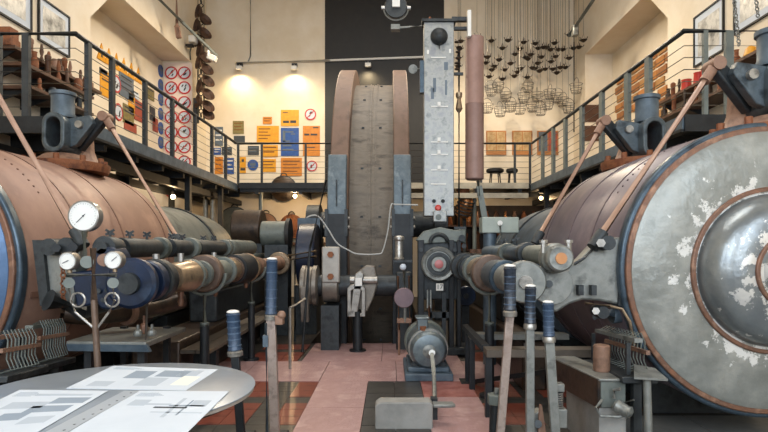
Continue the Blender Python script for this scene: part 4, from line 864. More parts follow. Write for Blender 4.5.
for k in range(9):
    p = (q[1]*(1-k/9-.05)+q[2]*(k/9+.05)); p = p*.7+(q[0]*(1-k/9-.05)+q[3]*(k/9+.05))*.3
    MB().cyl(p+Vector((0,0,.001)), p+Vector((0,0,.0016)), .006, n=8).build('punch_hole', M['inkdk'], t)
# ------------------------------------------------------------------ lamps under and over the galleries
def bulb(p, power, label, zc, col=(1, .68, .36)):
    p = Vector(p); t = T('bulb_lamp', label, 'lamp', (p.x, p.y, p.z-.08))
    MB().sphere(p, .06).build('globe', M['glass'], t)
    MB().cyl(p+Vector((0,0,.05)), p+Vector((0,0,.13)), .045, n=12).build('socket', M['steel_dark'], t)
    if zc > p.z+.14: MB().cyl(p+Vector((0,0,.13)), (p.x, p.y, zc), .008, n=6).build('cord', M['rubber'], t)
    d = bpy.data.lights.new('bulb_light', 'POINT'); d.energy = power; d.color = col; d.shadow_soft_size = .06
    o = bpy.data.objects.new('bulb_light', d); C.objects.link(o); o.location = (0, -.09, .0); o.parent = t
    return t
bulb(P(295, 196, 17.2), 60, 'glowing bare bulb under the back gallery, left of the drum', ZG-.1)
bulb(P(466, 196, 17.6), 14, 'glowing bulb under the back gallery behind the rose-brown tube', ZG-.1)
bulb(P(541, 198, 17.0), 10, 'small glowing bulb under the right end of the back gallery', ZG-.1)
bulb((-5.5, 14.2, 2.9), 30, 'warm bulb under the left gallery near the wall', ZG-.1)
# unseen pendant lamps added high above to brighten the walls
for (x, y, lab) in ((-2.8, 14.6, 'added unseen lamp hanging high over the back left gallery'), (2.8, 14.6, 'added unseen lamp hanging high over the back right gallery')):
    t = T('added_lamp', lab, 'lamp', (x, y, 8.6), 'added overhead lamps')
    MB().lathe([(.28, 0), (.3, .02), (.16, .22), (.06, .3)], (x, y, 8.7), (0,0,1), 28).build('shade', M['steel_dark'], t)
    MB().cyl((x, y, 9.0), (x, y, ZC), .012, n=6).build('cord', M['rubber'], t)
    MB().sphere((x, y, 8.72), .09).build('globe', M['glass'], t)
    d = bpy.data.lights.new('added_fill', 'SPOT'); d.energy = 700; d.color = (1, .84, .62); d.spot_size = math.radians(165); d.spot_blend = .5; d.shadow_soft_size = .2
    o = bpy.data.objects.new('added_fill', d); C.objects.link(o); o.parent = t; o.location = (0, 0, -.06)
# wall wash spots on the conduit
cond = T('conduit', 'white conduit running across the back wall above the drum', 'conduit', P(330, 66, YB-.1))
MB().tube([P(236,63,YB-.06), P(330,60.5,YB-.06), P(424,57,YB-.06)], .04, 8).build('pipe', M['white'], cond)
MB().tube([P(250.5,-30,YB-.05), P(250.5,56,YB-.05), P(248,62,YB-.05)], .022, 8).build('riser', M['cast'], cond)
for (x, y, lab) in ((239, 68, 'small white wall floodlight at the left end of the conduit'), (294, 68, 'small white wall floodlight under the middle of the conduit'), (368, 65, 'small white spotlight under the conduit on the black field')):
    p = P(x, y, YB-.2); t = T('wall_floodlight', lab, 'floodlight', (p.x, p.y, p.z-.08), 'floodlights on the conduit')
    MB().box(p, (.2, .14, .13)).build('housing', M['white'], t, bev=.02)
    MB().bx(p.x-.09, p.x+.09, YB-.14, YB-.03, p.z+.1, p.z+.18).build('bracket', M['steel_dark'], t)
    MB().cyl(p+Vector((0, .02, .05)), p+Vector((0, .08, .15)), .02, n=6).build('arm', M['steel'], t)
    d = bpy.data.lights.new('flood_light', 'SPOT'); d.energy = 80; d.color = (1, .78, .46); d.spot_size = math.radians(140); d.spot_blend = .9; d.shadow_soft_size = .08
    o = bpy.data.objects.new('flood_light', d); C.objects.link(o); o.parent = t; o.location = (0, -.12, 0); o.rotation_euler = (math.radians(12), 0, 0)

# ------------------------------------------------------------------ signs on the back wall
def sign(x0, y0, x1, y1, m, label, bars=(), barm=None, Y=YB, cat='sign', group='signs on the back wall'):
    a, b2 = P(x0, y0, Y), P(x1, y1, Y)
    t = T('wall_sign', label, cat, ((a.x+b2.x)/2, Y-.02, b2.z), group)
    MB().bx(a.x, b2.x, Y-.025, Y-.001, b2.z, a.z).build('panel', m, t)
    for (u0, v0, u1, v1) in bars:
        MB().bx(a.x+(b2.x-a.x)*u0, a.x+(b2.x-a.x)*u1, Y-.028, Y-.025, a.z+(b2.z-a.z)*v1, a.z+(b2.z-a.z)*v0).build('lettering', barm or M['inkdk'], t)
    return t
rows = lambda n, u0=.1, u1=.9, v0=.15, v1=.9: [(u0, v0+(v1-v0)*k/n, u1-(.12 if k % 2 else 0), v0+(v1-v0)*(k+.3)/n) for k in range(n)]
brown = mat('brown_lettering', '#7a4a18', rough=.6)
sign(281,110,299,126, M['yellow'], 'yellow sign with two dark words above the dark blue sign', [(.12,.68,.45,.82), (.52,.66,.85,.82), (.1,.15,.4,.2)])
sign(281,128,299,156, M['blue'], 'dark blue sign with white drawing under the yellow sign on the back wall', [(.1,.1,.25,.5), (.2,.12,.7,.17), (.12,.45,.5,.5), (.1,.6,.6,.66), (.1,.75,.7,.8), (.55,.2,.8,.24)], M['greyblue'])
sign(257,126,279,143, M['yellow'], 'wide yellow sign with text lines left of the dark blue sign', rows(4, .08, .62), brown)
sign(262,145,278,157, M['yellow'], 'small yellow sign under the wide yellow text sign', rows(2), brown)
sign(262,159,276,172, M['yellow'], 'lowest yellow sign behind the cross railing', rows(3), brown)
sign(303,126,320,156, M['orange'], 'tall orange sign left of the black field', [(.08,.26,.38,.32), (.45,.26,.85,.32), (.6,.04,.92,.08), (.1,.7,.7,.73)])
sign(281,158,302,176, M['orange'], 'wide orange sign with text lines low on the back wall', rows(4), brown)
sign(263,117,272,124, M['orange'], 'tiny orange sign above the wide yellow text sign', rows(2), brown)
sign(233,121,244,134, M['olive'], 'small brown-yellow sign at the left of the back wall', rows(3), brown)
sign(234,136,245,144, M['dkgrey'], 'small dark grey sign under the brown-yellow sign')
sign(248,146,259,155, M['dkgrey'], 'dark grey plate left of the lowest yellow signs', rows(2), M['greyblue'])
sign(240,157,246,173, M['yellow'], 'narrow yellow sign at the railing corner', [(.3,.15,.7,.3), (.1,.7,.9,.85)])
sign(215,127,223,146, M['greyblue'], 'grey-blue narrow sign near the left corner of the back wall', rows(3), M['white'])
sign(214,148,221,155, M['blue'], 'small blue sign near the left corner of the back wall', rows(2), M['white'])
sign(222,147,232,155, M['dkgrey'], 'dark plate near the left corner of the back wall', rows(2), M['greyblue'])
sign(215,157,223,174, M['orange'], 'orange sign near the left corner of the back wall', rows(3), brown)
sign(224,158,234,174, M['blue'], 'bigger blue sign low near the left corner of the back wall', rows(3), M['white'])
def round_sign(c, r, label, kind, nrm=(0, -1, 0), group='round signs'):
    c = Vector(c); n = Vector(nrm); t = T('round_sign', label, 'sign', (c.x, c.y, c.z-r), group)
    u = Vector((0,0,1)).cross(n).normalized() if abs(n.z) < .9 else Vector((1,0,0)); z = Vector((0,0,1))
    if kind == 'blue':
        MB().cyl(c, c+n*.02, r, n=28).build('disc', M['blue'], t)
        MB().box(c+n*.022, (.001, .001, .001)).beam(c+n*.022+z*r*.1-u*r*.5, c+n*.022+z*r*.1+u*r*.5, .003, r*.5).beam(c+n*.022-z*r*.4-u*r*.3, c+n*.022-z*r*.4+u*r*.3, .003, r*.25).build('symbol', M['greyblue'], t)
        return t
    MB().cyl(c, c+n*.016, r*.93, n=28).build('disc', M['paper'], t)
    MB().ring(c, n, r, r*.8, .022, 28).build('ring', M['red'], t)
    if kind != 'plain':
        MB().beam(c+n*.02+(z+u)*r*.6, c+n*.02-(z+u)*r*.6, r*.14, .004, n).build('slash', M['red'], t)
    sy = MB()
    for k in range(4): 
        q = c+n*.018+u*random.uniform(-.3, .3)*r+z*random.uniform(-.35, .35)*r; sy.beam(q-z*r*.2-u*r*.1, q+z*r*.15+u*r*.12, r*.18, .004, n)
    sy.build('symbol', M['inkdk'], t); return t
round_sign(P(310.5,114.5,YB-.001), .19, 'red-ringed prohibition sign high beside the black field', 'no')
round_sign(P(312,166,YB-.001), .18, 'red-ringed prohibition sign behind the cross railing beside the black field', 'no')
round_sign(P(253,165,YB-.001), .18, 'round blue sign behind the cross railing on the back wall', 'blue')
# board of prohibition signs on the return wall, left
YR = 17.1
t = T('sign_board', 'tall white board of red-ringed signs in the left corner', 'board', P(178, 218, YR))
MB().bx(P(164,0,YR).x, P(192.5,0,YR).x, YR-.03, YR-.001, ZG, P(0,63,YR).z).build('panel', mat('pinkish_white_board', '#e6d3c4', rough=.6), t)
for i in range(9):
    for j in range(2):
        round_sign(P(171.5+j*13, 73+i*14.8, YR-.031), .195, '%s red-ringed sign from the top in the %s column of the white corner board' % (ORD[i], ('left', 'right')[j]), 'no' if (i+j) % 3 != 2 else 'plain', group='prohibition signs on the corner board')
# signs on the left niche wall
NXI = -NX
def nich(y, z, w, h, m, label, kind='rect', bars=0):
    t = T('wall_sign', label, 'sign', (NXI+.01, y, z-h/2), 'signs in the left niche')
    if kind == 'tri':
        MB().prism([(NXI+.001, y-w/2, z-h/2), (NXI+.001, y+w/2, z-h/2), (NXI+.001, y, z+h/2)], (.02, 0, 0)).build('panel', M['yellow'], t)
        MB().prism([(NXI+.021, y-.04, z-h*.3), (NXI+.021, y+.04, z-h*.3), (NXI+.021, y+.02, z+h*.12), (NXI+.021, y-.03, z+h*.12)], (.003, 0, 0)).build('symbol', M['inkdk'], t)
    else:
        MB().bx(NXI+.001, NXI+.022, y-w/2, y+w/2, z-h/2, z+h/2).build('panel', m, t)
        for k in range(bars): MB().bx(NXI+.022, NXI+.025, y-w*.4, y+w*.35, z+h*.35-k*h*.22-.02, z+h*.35-k*h*.22+.02).build('lettering', M['inkdk'], t)
def nY(x): return NX*F/(VX-x)
def nZ(x, y): return H-(y-VY)*nY(x)/F
for k, x in enumerate((101, 108.5, 116, 123.5, 131, 138)):
    y = 52+k*4.6; nich(nY(x), nZ(x, y), .42, .42, M['yellow'], ['first', 'second', 'third', 'fourth', 'fifth', 'last'][k]+' yellow warning triangle from the left in the niche row', 'tri')
for (x, y, w, h, m, lab, bars) in ((105, 84, .5, .62, 'yellow', 'yellow rectangular sign under the first warning triangles', 2), (103, 72, .35, .14, 'dkgrey', 'thin dark plate above the yellow niche sign', 0),
     (126, 87, .8, .6, 'greyblue', 'grey-blue sign under the middle warning triangles', 3), (131, 104, .35, .6, 'yellow', 'small yellow sign under the grey-blue niche sign', 2), (138, 111, .5, .55, 'redsign', 'faded red board in the left niche', 2),
     (128, 115, .6, .5, 'olive', 'olive board low in the left niche', 2), (150, 94, .5, .32, 'olive', 'small olive plate right of the warning triangles', 1), (152, 114, .35, .4, 'dkgrey', 'dark brown plate low in the left niche', 0), (135, 95, .4, .18, 'paper', 'white strip sign in the left niche', 1), (155, 125, .35, .4, 'redsign', 'lower faded red plate in the left niche', 0), (130, 127, .7, .25, 'redsign', 'red strip sign low in the left niche', 0)):
    nich(nY(x), nZ(x, y), w, h, M[m], lab, bars=bars)
for k, (x, y) in enumerate(((116, 84), (118, 112))): round_sign((NXI+.001, nY(x), nZ(x, y)), .22, ['upper', 'lower'][k]+' red-ringed sign in the left niche', 'plain', (1, 0, 0))
for k in range(6):
    x, y = 160.5, 71+k*14.3; round_sign((NXI+.001, nY(x), nZ(x, y)), .185, ORD[k]+' round dark blue sign from the top at the left niche corner', 'blue', (1, 0, 0), 'blue signs at the niche corner')

# ------------------------------------------------------------------ bucket chain in the left corner
YBk = 16.9; spots = [(198.6,11), (204,19), (197,25), (204,33), (198,40), (200,49.5), (204,57), (199,62), (206,69), (207,81), (200,86), (207,94), (198.5,101), (207,106), (207,114)]
t = T('bucket_chain', 'vertical chain of dark rusty buckets hanging in the left back corner', 'bucket chain', P(201, 122, YBk))
for dx in (-3, 3): MB().tube([P(201+dx,-160,YBk+.1), P(201+dx,122,YBk+.1)], .03, 8).build('rail', M['castgr'], t)
for k in range(30): MB().torus(P(201, -12+k*4.4, YBk+.05), (1,0,0) if k % 2 else AY, .06, .015, 10, 5).build('chain_link', M['castdk'], t)
for k, (x, y) in enumerate(spots):
    s = 1 if x > 202 else -1; ax = Vector((s*.75, -.6, .45 if s > 0 else .1))
    MB().lathe([(.04, -.16), (.14, -.1), (.21, .0), (.2, .0), (.13, -.08)], P(x+s*1.5, y, YBk-.15), ax, 18).build('bucket', mat('bucket_rust', '#3a2a22', '#5a4030', rough=.6, metal=.2, scale=6) if k == 0 else bpy.data.materials['bucket_rust'], t)
MB().bx(P(193,0,YBk).x, P(197,0,YBk).x, YBk, YBk+.2, P(0,122,YBk).z, P(0,98,YBk).z).build('guide_plate', M['rail'], t)
# slanting crane rails beside it and camera
t = T('slanting_pipe', 'slanting dark pipe across the upper left corner', 'pipe', P(216, 56, 15))
MB().tube([P(150,-10,14.2), P(182,22,14.9), P(217,56,15.6)], .04, 8).build('pipe', M['castgr'], t)
for x, y, yy in ((176, 0, 14.9),): MB().tube([P(176,-40,yy), P(177,32,yy)], .05, 8).beam(P(177,26,yy), P(179,38,yy), .12, .1).build('hanger', M['rustlt'], t)
t = T('security_camera', 'small white security camera by the bucket chain', 'camera', P(192, 44, 16.6))
MB().box(P(193,40,16.6), (.2, .3, .2)).build('housing', M['white'], t, bev=.03)
MB().bx(P(186,0,16.6).x, P(193,0,16.6).x, 16.55, 16.7, P(0,46.5,16.6).z, P(0,44.5,16.6).z).build('bracket', M['rubber'], t)
MB().tube([P(193,40,16.65), P(190,52,16.9), P(190.5,60,17.05)], .02, 6).build('arm', M['castgr'], t)
o = MB().box(P(212,58,15.5), (.25, .18, .16), Matrix.Rotation(.4, 3, 'Y')).bx(P(208,0,15.5).x, P(210,0,15.5).x, 15.4, 15.55, P(0,58,15.5).z, P(0,51,15.5).z).build('pipe_lamp', M['white'], None, bev=.02)
tag(o, 'small white lamp at the lower end of the slanting pipe', 'lamp')

# ------------------------------------------------------------------ hanging hooks and baskets in the right back corner
def hook_proto():
    t = T('hanging_hook', 'dark four-pronged clothes hook hanging on a thin wire by the back wall', 'hook', (0, 0, 0), 'clothes hooks hanging in the right back corner')
    MB().tube([(0, 0, .16), (0, 0, 3.2)], .006, 5).build('wire', M['wire'], t)
    d = MB().lathe([(.02, -.06), (.07, -.03), (.1, .02), (.085, .02), (.02, -.01)], (0,0,0), (0,0,1), 14).build('dish', mat('dark_bronze', '#2a221c', '#3c3026', rough=.5, metal=.4, scale=6), t)
    for k in range(4):
        a = PI/4+PI/2*k; u = Vector((math.cos(a), math.sin(a), 0)); MB().tube([u*.09, u*.14+Vector((0,0,.03)), u*.15+Vector((0,0,.07))], .012, 5).build('prong', bpy.data.materials['dark_bronze'], t)
    MB().tube([(-.07, 0, .02), (0, 0, .17), (.07, 0, .02)], .008, 5).build('stirrup', M['wire'], t)
    return t
used = []
def free_depth(px, lo=16.85, hi=18.38):              # hang each one clear of its neighbours
    best = None
    for q in range(24):
        Y = lo+(hi-lo)*((q*11) % 24)/23; X = (px-VX)*Y/F
        if X > WX-.22: continue
        dd = min([((X-a)**2+(Y-c_)**2)**.5 for a, c_ in used] or [9])
        if best is None or dd > best[0]+.02: best = (dd, X, Y)
    used.append(best[1:]); return best[2]
hk = [(30,72),(92,90),(75,160),(140,122),(165,88),(195,148),(125,172),(105,200),(82,245),(150,215),(175,188),(140,255),(232,97),(215,125),(240,162),(262,150),(218,210),(192,242),(282,102),(295,122),(308,160),(293,187),(280,210),(248,248),(330,118),(348,128),(365,100),(370,158),(350,180),(325,212),(300,220),(358,212),(375,228),(390,205),(412,205),(400,128),(428,165),(430,65),(448,122),(470,118),(490,88),(95,215),(68,185),(318,118),(270,207),(250,168),(205,225),(383,128)]
def basket_proto():
    t = T('wire_basket', 'thin wire basket hanging under the clothes hooks by the back wall', 'wire basket', (0,0,0), 'wire baskets in the right back corner')
    b = MB()
    for z, r in ((0, .13), (.12, .17), (.26, .19)): b.torus((0,0,z), (0,0,1), r, .009, 16, 5)
    b.build('hoops', M['wire'], t)
    for k in range(8):
        a = 2*PI*k/8; u = Vector((math.cos(a), math.sin(a), 0)); MB().tube([u*.02, u*.13, u*.17+Vector((0,0,.12)), u*.19+Vector((0,0,.26))], .006, 4).build('rib', M['wire'], t)
    MB().torus((0,0,.26), (0,1,0), .19, .008, 14, 5, 0, PI).build('handle', M['wire'], t)
    MB().tube([(0,0,.45), (0,0,3.6)], .005, 4).build('wire', M['wire'], t)
    return t
b0 = basket_proto()
for i, (x, y) in enumerate(((92,325),(155,350),(232,355),(290,350),(345,340),(400,372),(175,395),(270,395),(335,385),(75,400),(130,415),(215,405),(458,315),(250,310),(122,310),(375,355),(425,400),(305,410))):
    Y = free_depth(470+x/4.32); o = b0 if i == 0 else copy_tree(b0); p = P(470+x/4.32, 20+y/4.32, Y); o.location = p; o.rotation_euler = (0, 0, i*.4)
h0 = hook_proto()
for i, (x, y) in enumerate(hk+[(-40,92),(-45,125),(-50,165),(-52,200)]):
    Y = free_depth(470+x/4.32); p = P(470+x/4.32, 20+y/4.32, Y); o = h0 if i == 0 else copy_tree(h0)
    o.location = p; o.rotation_euler = (0, 0, i*.7)
# hanging rope and right crane rail
t = T('corner_rope', 'thin dark rope hanging in the right back corner', 'rope', P(574, 130, 17.2))
MB().tube([P(574,42,17.2), P(574,132,17.2)], .02, 6).build('strand', M['castdk'], t)
MB().tube([P(574,42,17.2), P(575,-30,17.2)], .012, 6).build('upper_strand', M['castdk'], t)
t = T('slanting_pipe', 'slanting dark pipe across the upper right corner with hooks', 'pipe', P(576, 34, 15))
MB().tube([P(569,36,15.6), P(592,2,14.6), P(600,-12,14.2)], .045, 8).build('pipe', M['castgr'], t)
MB().box(P(575,31,15.4), (.16, .2, .3)).build('hanger', M['cast'], t, bev=.03)

# ------------------------------------------------------------------ framed boards, stools on the back gallery right
for k, (x0, x1, m1, m2, lab) in enumerate(((486,506,'olive','olive','left of the three framed display boards on the right part of the back wall'), (512,532,'olive','olive','middle of the three framed display boards on the right part of the back wall'), (537,558,'greyblue','redsign','right framed display board, half grey and half orange-red'))):
    a, b2 = P(x0,131,YB), P(x1,155,YB); t = T('display_board', lab, 'display board', ((a.x+b2.x)/2, YB-.04, b2.z), 'framed display boards')
    MB().bx(a.x, b2.x, YB-.05, YB-.001, b2.z, a.z).build('frame', M['woodorange'], t)
    xm = (a.x+b2.x)/2; pap = mat('parchment', '#d0b284', '#b08a58', rough=.7, scale=9) if k == 0 else bpy.data.materials['parchment']
    for (u0, u1, mm_) in ((a.x+.04, xm-.015, m1), (xm+.015, b2.x-.04, m2)): MB().bx(u0, u1, YB-.056, YB-.05, b2.z+.12, a.z-.04).build('sheet', pap if k < 2 else M[mm_], t)
for (x, lab, w) in ((495, 'dark upholstered seat on the back gallery', .27), (512, 'small round dark stool on the back gallery', .18)):
    p = P(x, 0, 17.3); t = T('stool', lab, 'stool', (p.x, 17.3, ZG))
    MB().lathe([(w*.8, 0), (w, .03), (w, .1), (w*.8, .13)], (p.x, 17.3, ZG+.42), (0,0,1), 20).build('seat', M['rubber'], t)
    for k in range(4):
        a = PI/4+k*PI/2; MB().tube([(p.x+w*.6*math.cos(a), 17.3+w*.6*math.sin(a), ZG+.43), (p.x+w*.8*math.cos(a), 17.3+w*.8*math.sin(a), ZG)], .025, 6).build('leg', M['steel_dark'], t)
for (x0, y0, x1, y1, lab) in ((583,105,600,122,'upper dark brown board on the right return wall'), (583,126,600,141,'lower dark brown board on the right return wall')):
    sign(x0, y0, x1, y1, M['wood'], lab, Y=17.5, cat='board', group='dark boards on the return wall')
# wooden plaques in the right niche
pm = [M['woodorange'], mat('plaque_b', '#8a5a34', '#a06c40', rough=.6, scale=4), mat('plaque_c', '#b58a58', '#9c7040', rough=.6, scale=4)]
for i in range(8):
    for j in range(9):
        y = 13.2+i*.52+(.13 if j % 2 else 0); z = 4.5+j*.27; h = .2
        if (i*7+j*3) % 11 == 0: continue
        o = MB().bx(NX-.04, NX-.001, y-.23, y+.23, z-h/2, z+h/2).build('wooden_plaque', pm[(i*5+j*2) % 3])
        tag(o, 'small orange-brown wooden plaque among many in the right niche', 'plaque', 'wooden plaques in the right niche')

# ------------------------------------------------------------------ shelves and pictures on the side walls
def shelf(s, y0, y1, z, dep, label):
    t = T('wall_shelf', label, 'shelf', (s*(WX-dep/2), (y0+y1)/2, z-.05), 'shelves on the side walls')
    MB().bx(s*WX, s*(WX-dep), y0, y1, z-.05, z).build('board', M['wood'], t)
    for k in range(4):
        y = y0+.1+(y1-y0-.2)*k/3; MB().prism([(s*WX, y, z-.05), (s*(WX-dep*.8), y, z-.05), (s*WX, y, z-.22)], (0, .03, 0)).build('bracket', M['steel_dark'], t)
profs = [[(.05,0),(.06,.02),(.03,.1),(.035,.2),(.02,.24)], [(.07,0),(.07,.12),(.04,.14),(.04,.2),(.05,.22)], [(.04,0),(.05,.05),(.02,.12),(.04,.18),(.02,.28)], [(.08,0),(.09,.05),(.08,.14),(.05,.18)], [(.05,0),(.05,.2),(.06,.21),(.06,.26),(.03,.28)]]
names = ['spindle-shaped', 'squat bottle-shaped', 'slim turned', 'pot-shaped', 'tall capped']
def relics(s, z, xs, tier, m, off=.16, sc=1.25):
    for k, y in enumerate(xs):
        i = (k*3+len(xs)) % 5
        o = MB().lathe([(r*.85, t_*sc) for r, t_ in profs[i]], (s*(WX-off), y, z), (0,0,1), 12).build('shelf_relic', m[k % len(m)])
        tag(o, 'rusty %s iron relic on the %s, %s from its %s end' % (names[i], tier, ORD[k], 'near' if s < 0 else 'far'), 'relic', 'iron relics on the side shelves')
shelf(-1, 8.6, 11.2, 4.72, .34, 'top wooden shelf on the left wall above the gallery'); shelf(-1, 8.6, 10.6, 4.46, .5, 'middle wooden shelf on the left wall above the gallery'); shelf(-1, 8.6, 10.4, 4.1, .6, 'lowest wooden shelf on the left wall above the gallery')
relics(-1, 4.72, [8.9, 9.25, 9.55, 9.75, 9.92, 10.08, 10.22, 10.4, 10.75, 10.95, 11.1], 'top left shelf', [M['rust'], M['rustlt'], M['wood']])
relics(-1, 4.46, [8.95, 9.3, 9.6, 9.85, 10.2, 10.45], 'middle left shelf', [M['rust'], M['wood']], .42)
relics(-1, 4.1, [8.95, 9.3, 9.7, 10.1, 10.3], 'lowest left shelf', [M['rust'], M['castdk']], .5, .9)
o = MB().bx(-6.05, -5.82, 8.58, 8.78, 4.72, 5.0).build('shelf_box', M['rust'], None, bev=.01); tag(o, 'rusty square box at the near end of the top left shelf', 'box')
shelf(1, 8.2, 12.1, 4.72, .34, 'upper wooden shelf on the right wall'); shelf(1, 8.4, 11.9, 4.3, .5, 'lower wooden shelf on the right wall')
relics(1, 4.72, [11.95, 11.75, 11.5, 10.2, 9.9, 9.6], 'upper right shelf', [M['oily'], M['rust']])
relics(1, 4.3, [11.6, 11.2, 10.8, 10.4, 10.0, 9.6], 'lower right shelf', [M['oily'], M['rust']], .42)
for k, y in enumerate((11.2, 10.75, 10.5)):
    o = MB().lathe([(.08, 0), (.1, .02), (.09, .22), (.1, .24), (.07, .25)], (WX-.17, y, 4.72), (0,0,1), 16).build('red_pot', M['redplastic']); tag(o, ['far red pot on the upper right shelf', 'middle red pot on the upper right shelf', 'near red pot on the upper right shelf'][k], 'pot', 'red pots')
for k, y in enumerate((9.2, 8.9, 8.6)):
    o = MB().lathe([(.09, 0), (.11, .05), (.08, .16), (.03, .2)], (WX-.17, y, 4.72), (0,0,1), 16).build('yellow_relic', M['yellow']); tag(o, ['farthest', 'middle', 'nearest'][k]+' of three ochre relics at the near end of the upper right shelf', 'relic', 'ochre relics on the right shelf')
def picture(s, y0, y1, z0, z1, label):
    t = T('framed_photograph', label, 'picture', (s*(WX-.02), (y0+y1)/2, z0), 'framed photographs on the side walls'); X = s*WX
    MB().hollow([(X, y0, z0), (X, y1, z0), (X, y1, z1), (X, y0, z1)], [(X, y0+.03, z0+.03), (X, y1-.03, z0+.03), (X, y1-.03, z1-.03), (X, y0+.03, z1-.03)], (-s*.04, 0, 0)).build('frame', M['rubber'], t)
    MB().bx(X-s*.001, X-s*.018, y0+.03, y1-.03, z0+.03, z1-.03).build('mount', M['paper'], t)
    ym, zm = (y0+y1)/2, (z0+z1)/2; w, h = (y1-y0)*.36, (z1-z0)*.34
    MB().bx(X-s*.018, X-s*.02, ym-w, ym+w, zm-h, zm+h).build('print', M['photo'], t)
picture(-1, 9.68, 10.62, 5.2, 5.98, 'framed grey photograph on the left wall beside the niche'); picture(-1, 8.4, 9.5, 5.25, 6.1, 'framed photograph at the left picture edge above the shelf')
picture(1, 10.2, 11.2, 5.2, 6.2, 'tall framed photograph on the right wall above the railing corner'); picture(1, 8.7, 9.9, 5.35, 6.3, 'framed photograph at the upper right picture edge')
# hanging chains right
for k, (x, y0, y1, Y) in enumerate(((733, -10, 48, 7.2), (755, -10, 20, 7.2))):
    t = T('lifting_chain', ['pale lifting chain hanging right of the railing corner', 'second pale lifting chain at the right picture edge'][k], 'chain', P(x+8, y1, Y), 'lifting chains')
    n = int((y1-y0)/3.2)
    for i in range(n): MB().torus(P(x+(i*.35), y0+i*3.2, Y), (1,0,0) if i % 2 else AY, .022, .008, 8, 5).build('link', M['cast'], t)

# ------------------------------------------------------------------ things below the back gallery
for (x, y, r, m, lab) in ((282,188,.42,'oily','dark round iron cover hanging under the back gallery near the bulb'), (264,224,.36,'rustlt','pale brown round cover leaning on the back wall'), (290,226,.38,'rust','rusty round cover with handle leaning on the back wall right of the pale one'), (232,222,.5,'castgr','big pale round cover at the left end of the back wall')):
    c = P(x, y, 18.1); t = T('round_cover', lab, 'round cover', (c.x, c.y, c.z-r), 'round covers on the back wall')
    MB().lathe([(r, 0), (r*.98, -.06), (r*.6, -.12), (.1, -.14)], c+Vector((0, .3, 0)), AY, 32).build('dish', M[m], t)
    MB().ring(c+Vector((0, .24, 0)), AY, r*1.04, r*.94, .08, 32).build('rim', M['castdk'] if m != 'rust' else M['rust'], t)
    MB().torus(c+Vector((0, .3, r)), AY, .1, .02, 10, 6, 0, PI).build('handle', M['castdk'], t)
t = T('iron_rack', 'long dark rack holding the round covers along the back wall', 'rack', (-3.6, 18.2, 0))
MB().bx(-5.4, -1.8, 18.0, 18.5, 1.7, 1.78).build('top', M['wood'], t)
for x in (-5.3, -3.6, -1.9): MB().bx(x-.04, x+.04, 18.05, 18.45, -.02, 1.7).build('leg', M['steel_dark'], t)
for k, x in enumerate((205, 212)):
    o = MB().tube([P(x,190,16.2), P(x+.5,200,16.2), P(x+.5,262,16.2)], .07, 10).cyl(P(x+.5,262,16.2), (P(x+.5,0,16.2).x, 16.2, -.02), .09, n=10).build('vertical_pipe', M['cast']); tag(o, ['left', 'right'][k]+' one of the two thin vertical pipes under the left gallery end', 'pipe')
# right: shelf of rusty hoppers lit by the bulb
t = T('iron_rack', 'dark rack of rusty pieces along the back wall right of the column', 'rack', (3.2, 18.2, 0))
MB().bx(1.7, 5.6, 17.95, 18.5, 2.28, 2.34).bx(1.7, 5.6, 17.95, 18.5, 1.5, 1.56).build('shelf_board', M['wood'], t)
MB().bx(1.7, 5.6, 18.5, 18.54, .3, 3.0).build('shade_panel', mat('rack_shade', '#2a211a', '#3a2c20', rough=.7, scale=3), t)  # dark sheet added behind the rack to shade the bright wall
for x in (1.75, 3.6, 5.5): MB().bx(x-.04, x+.04, 18.0, 18.45, -.02, 2.34).build('upright', M['steel_dark'], t)
for k in range(12):
    x = 1.95+k*.3; m_ = [M['rust'], M['rustlt'], M['copperlit'], M['wood']][(k*3) % 4]
    o = MB().lathe([(.07, 0), (.09, .04), (.05+.02*(k % 3), .3), (.03, .42), (.05, .46)], (x, 18.2, 2.34), (0,0,1), 14).build('rusty_flask', m_); tag(o, 'flask-shaped rusty relic on the back rack, %s from the indicator column' % ORD[k], 'relic', 'relics on the back rack')
for k in range(9):
    x = 2.0+k*.4; o = MB().lathe([(.12, 0), (.13, .05), (.1, .3), (.14, .5), (.06, .6)], (x, 18.2, 1.56), (0,0,1), 14).build('rusty_jar', [M['rustlt'], M['rust'], M['wood']][k % 3]); tag(o, 'jar-shaped rusty relic on the lower rack board, %s from the left' % ORD[k], 'relic', 'jars on the back rack')
t = T('copper_lantern', 'shiny copper lantern with ribs glowing between column and tube', 'lantern', P(464, 216, 16.9))
c = P(465, 206, 16.9)
MB().lathe([(.14, -.36), (.22, -.3), (.24, 0), (.2, .22), (.1, .34)], c, (.25, -.3, 1), 24).build('body', M['copperlit'], t)
for k in range(5): MB().torus(c+Vector((.25, -.3, 1)).normalized()*(-.24+k*.1), (.25, -.3, 1), .245, .02, 20, 6).build('rib', M['castdk'], t)
MB().lathe([(.18, 0), (.2, .2), (.1, .25)], P(463,196,16.9), (0,0,1), 18).build('cap', M['rust'], t)
MB().cyl((c.x, c.y+.1, -.02), (c.x, c.y+.1, c.z-.3), .06, n=10).build('stand', M['castdk'], t)
t = T('red_valve_stand', 'small red hand wheel on a pipe at the left back wall', 'hand wheel', P(194, 224, 14.5))
MB().torus(P(194,219,14.5), AY, .1, .02, 16, 6).build('rim', M['redplastic'], t)
MB().tube([P(194,219,14.5), P(194,262,14.5), (P(194,0,14.5).x, 14.5, -.02)], .03, 8).build('stem', M['redplastic'], t)
M['cable'] = mat('pale_grey_cable', '#a8a8a4', rough=.5)
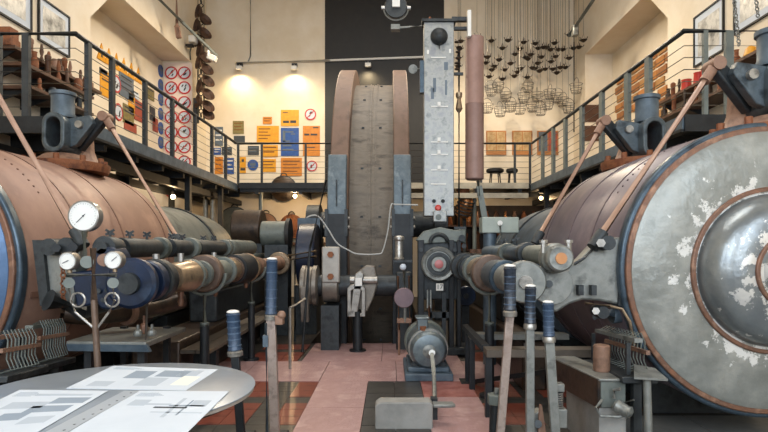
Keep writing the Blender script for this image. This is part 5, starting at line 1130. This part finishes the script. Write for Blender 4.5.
# loose cable across the drum front
o = MB().tube(smooth([P(306,218,8.7), P(312,215.5,8.7), P(319,217,8.7), P(328,229,8.7), P(337,243,8.7), P(348,250,8.7), P(358,254,8.7), P(378,254,8.7), P(383,250,8.7), P(388,230,8.7), P(391,206,8.7), P(396,204.5,8.75), P(418,205,8.75)]), .011, 8).build('loose_cable', M['cable'])
tag(o, 'pale bent cable looping across the front of the winding drum', 'cable')
for k, (a, b2, lab) in enumerate(((P(326,180,8.6), P(310,248,8.6), 'thin dark slanting rod left of the winding drum'), (P(295,260,9.6), P(295,330,9.6), 'thin upright rod left of the brake shaft'))):
    o = MB().tube([a, b2, Vector((b2.x-.12 if k == 0 else b2.x, b2.y, 0))], .02, 8).build('thin_rod', M['castdk']); tag(o, lab, 'rod')
o = MB().tube([P(290,308,7.4), P(305,299,7.9)], .02, 8).cyl(P(290,308,7.4), (P(290,0,7.4).x, 7.4, 0), .02, n=8).build('tie_rod', M['steel']); tag(o, 'pale slanting tie rod near the brake shaft disc', 'rod')
for k, (y, lab) in enumerate(((255, 'upper thin brass rod reaching from the left shaft towards the drum'), (259, 'lower thin brass rod reaching from the left shaft towards the drum'))):
    o = MB().tube([P(286,y+1,10.3), P(316,y-4+k*1.5,9.9)], .022, 8).build('link_rod', M['brass']); tag(o, lab, 'rod')

t = T('blue_handwheel', 'small dark blue hand wheel low between console and right valve shaft', 'handwheel', P(466, 345, 9.0))
c = P(466, 296, 9.0)  # centre of the small blue hand wheel
MB().lathe([(.1, -.02), (.15, -.02), (.16, .0), (.15, .05), (.1, .05)], c, AY, 28).build('wheel', M['deepblue'], t)
MB().lathe([(.04, -.05), (.05, .05)], c, AY, 14).build('hub', M['castdk'], t)
MB().bx(c.x-.06, c.x+.06, 9.05, 9.2, 0, c.z+.06).build('stand', M['castdk'], t)
t = T('steam_pipe', 'thick rusty steam pipe curving under the blue valve housing on the left', 'pipe', P(130, 345, 5.6))
MB().tube([*smooth([P(62,312,5.1), P(90,314,5.2), P(125,311,5.5), P(155,307,5.9), P(180,300,6.22)])], .1, 16).build('pipe', M['oily'], t)
MB().lathe([(.14, 0), (.14, .05)], P(125,311,5.5), (P(155,307,5.9)-P(90,314,5.2)), 20).build('flange', M['rustlt'], t)
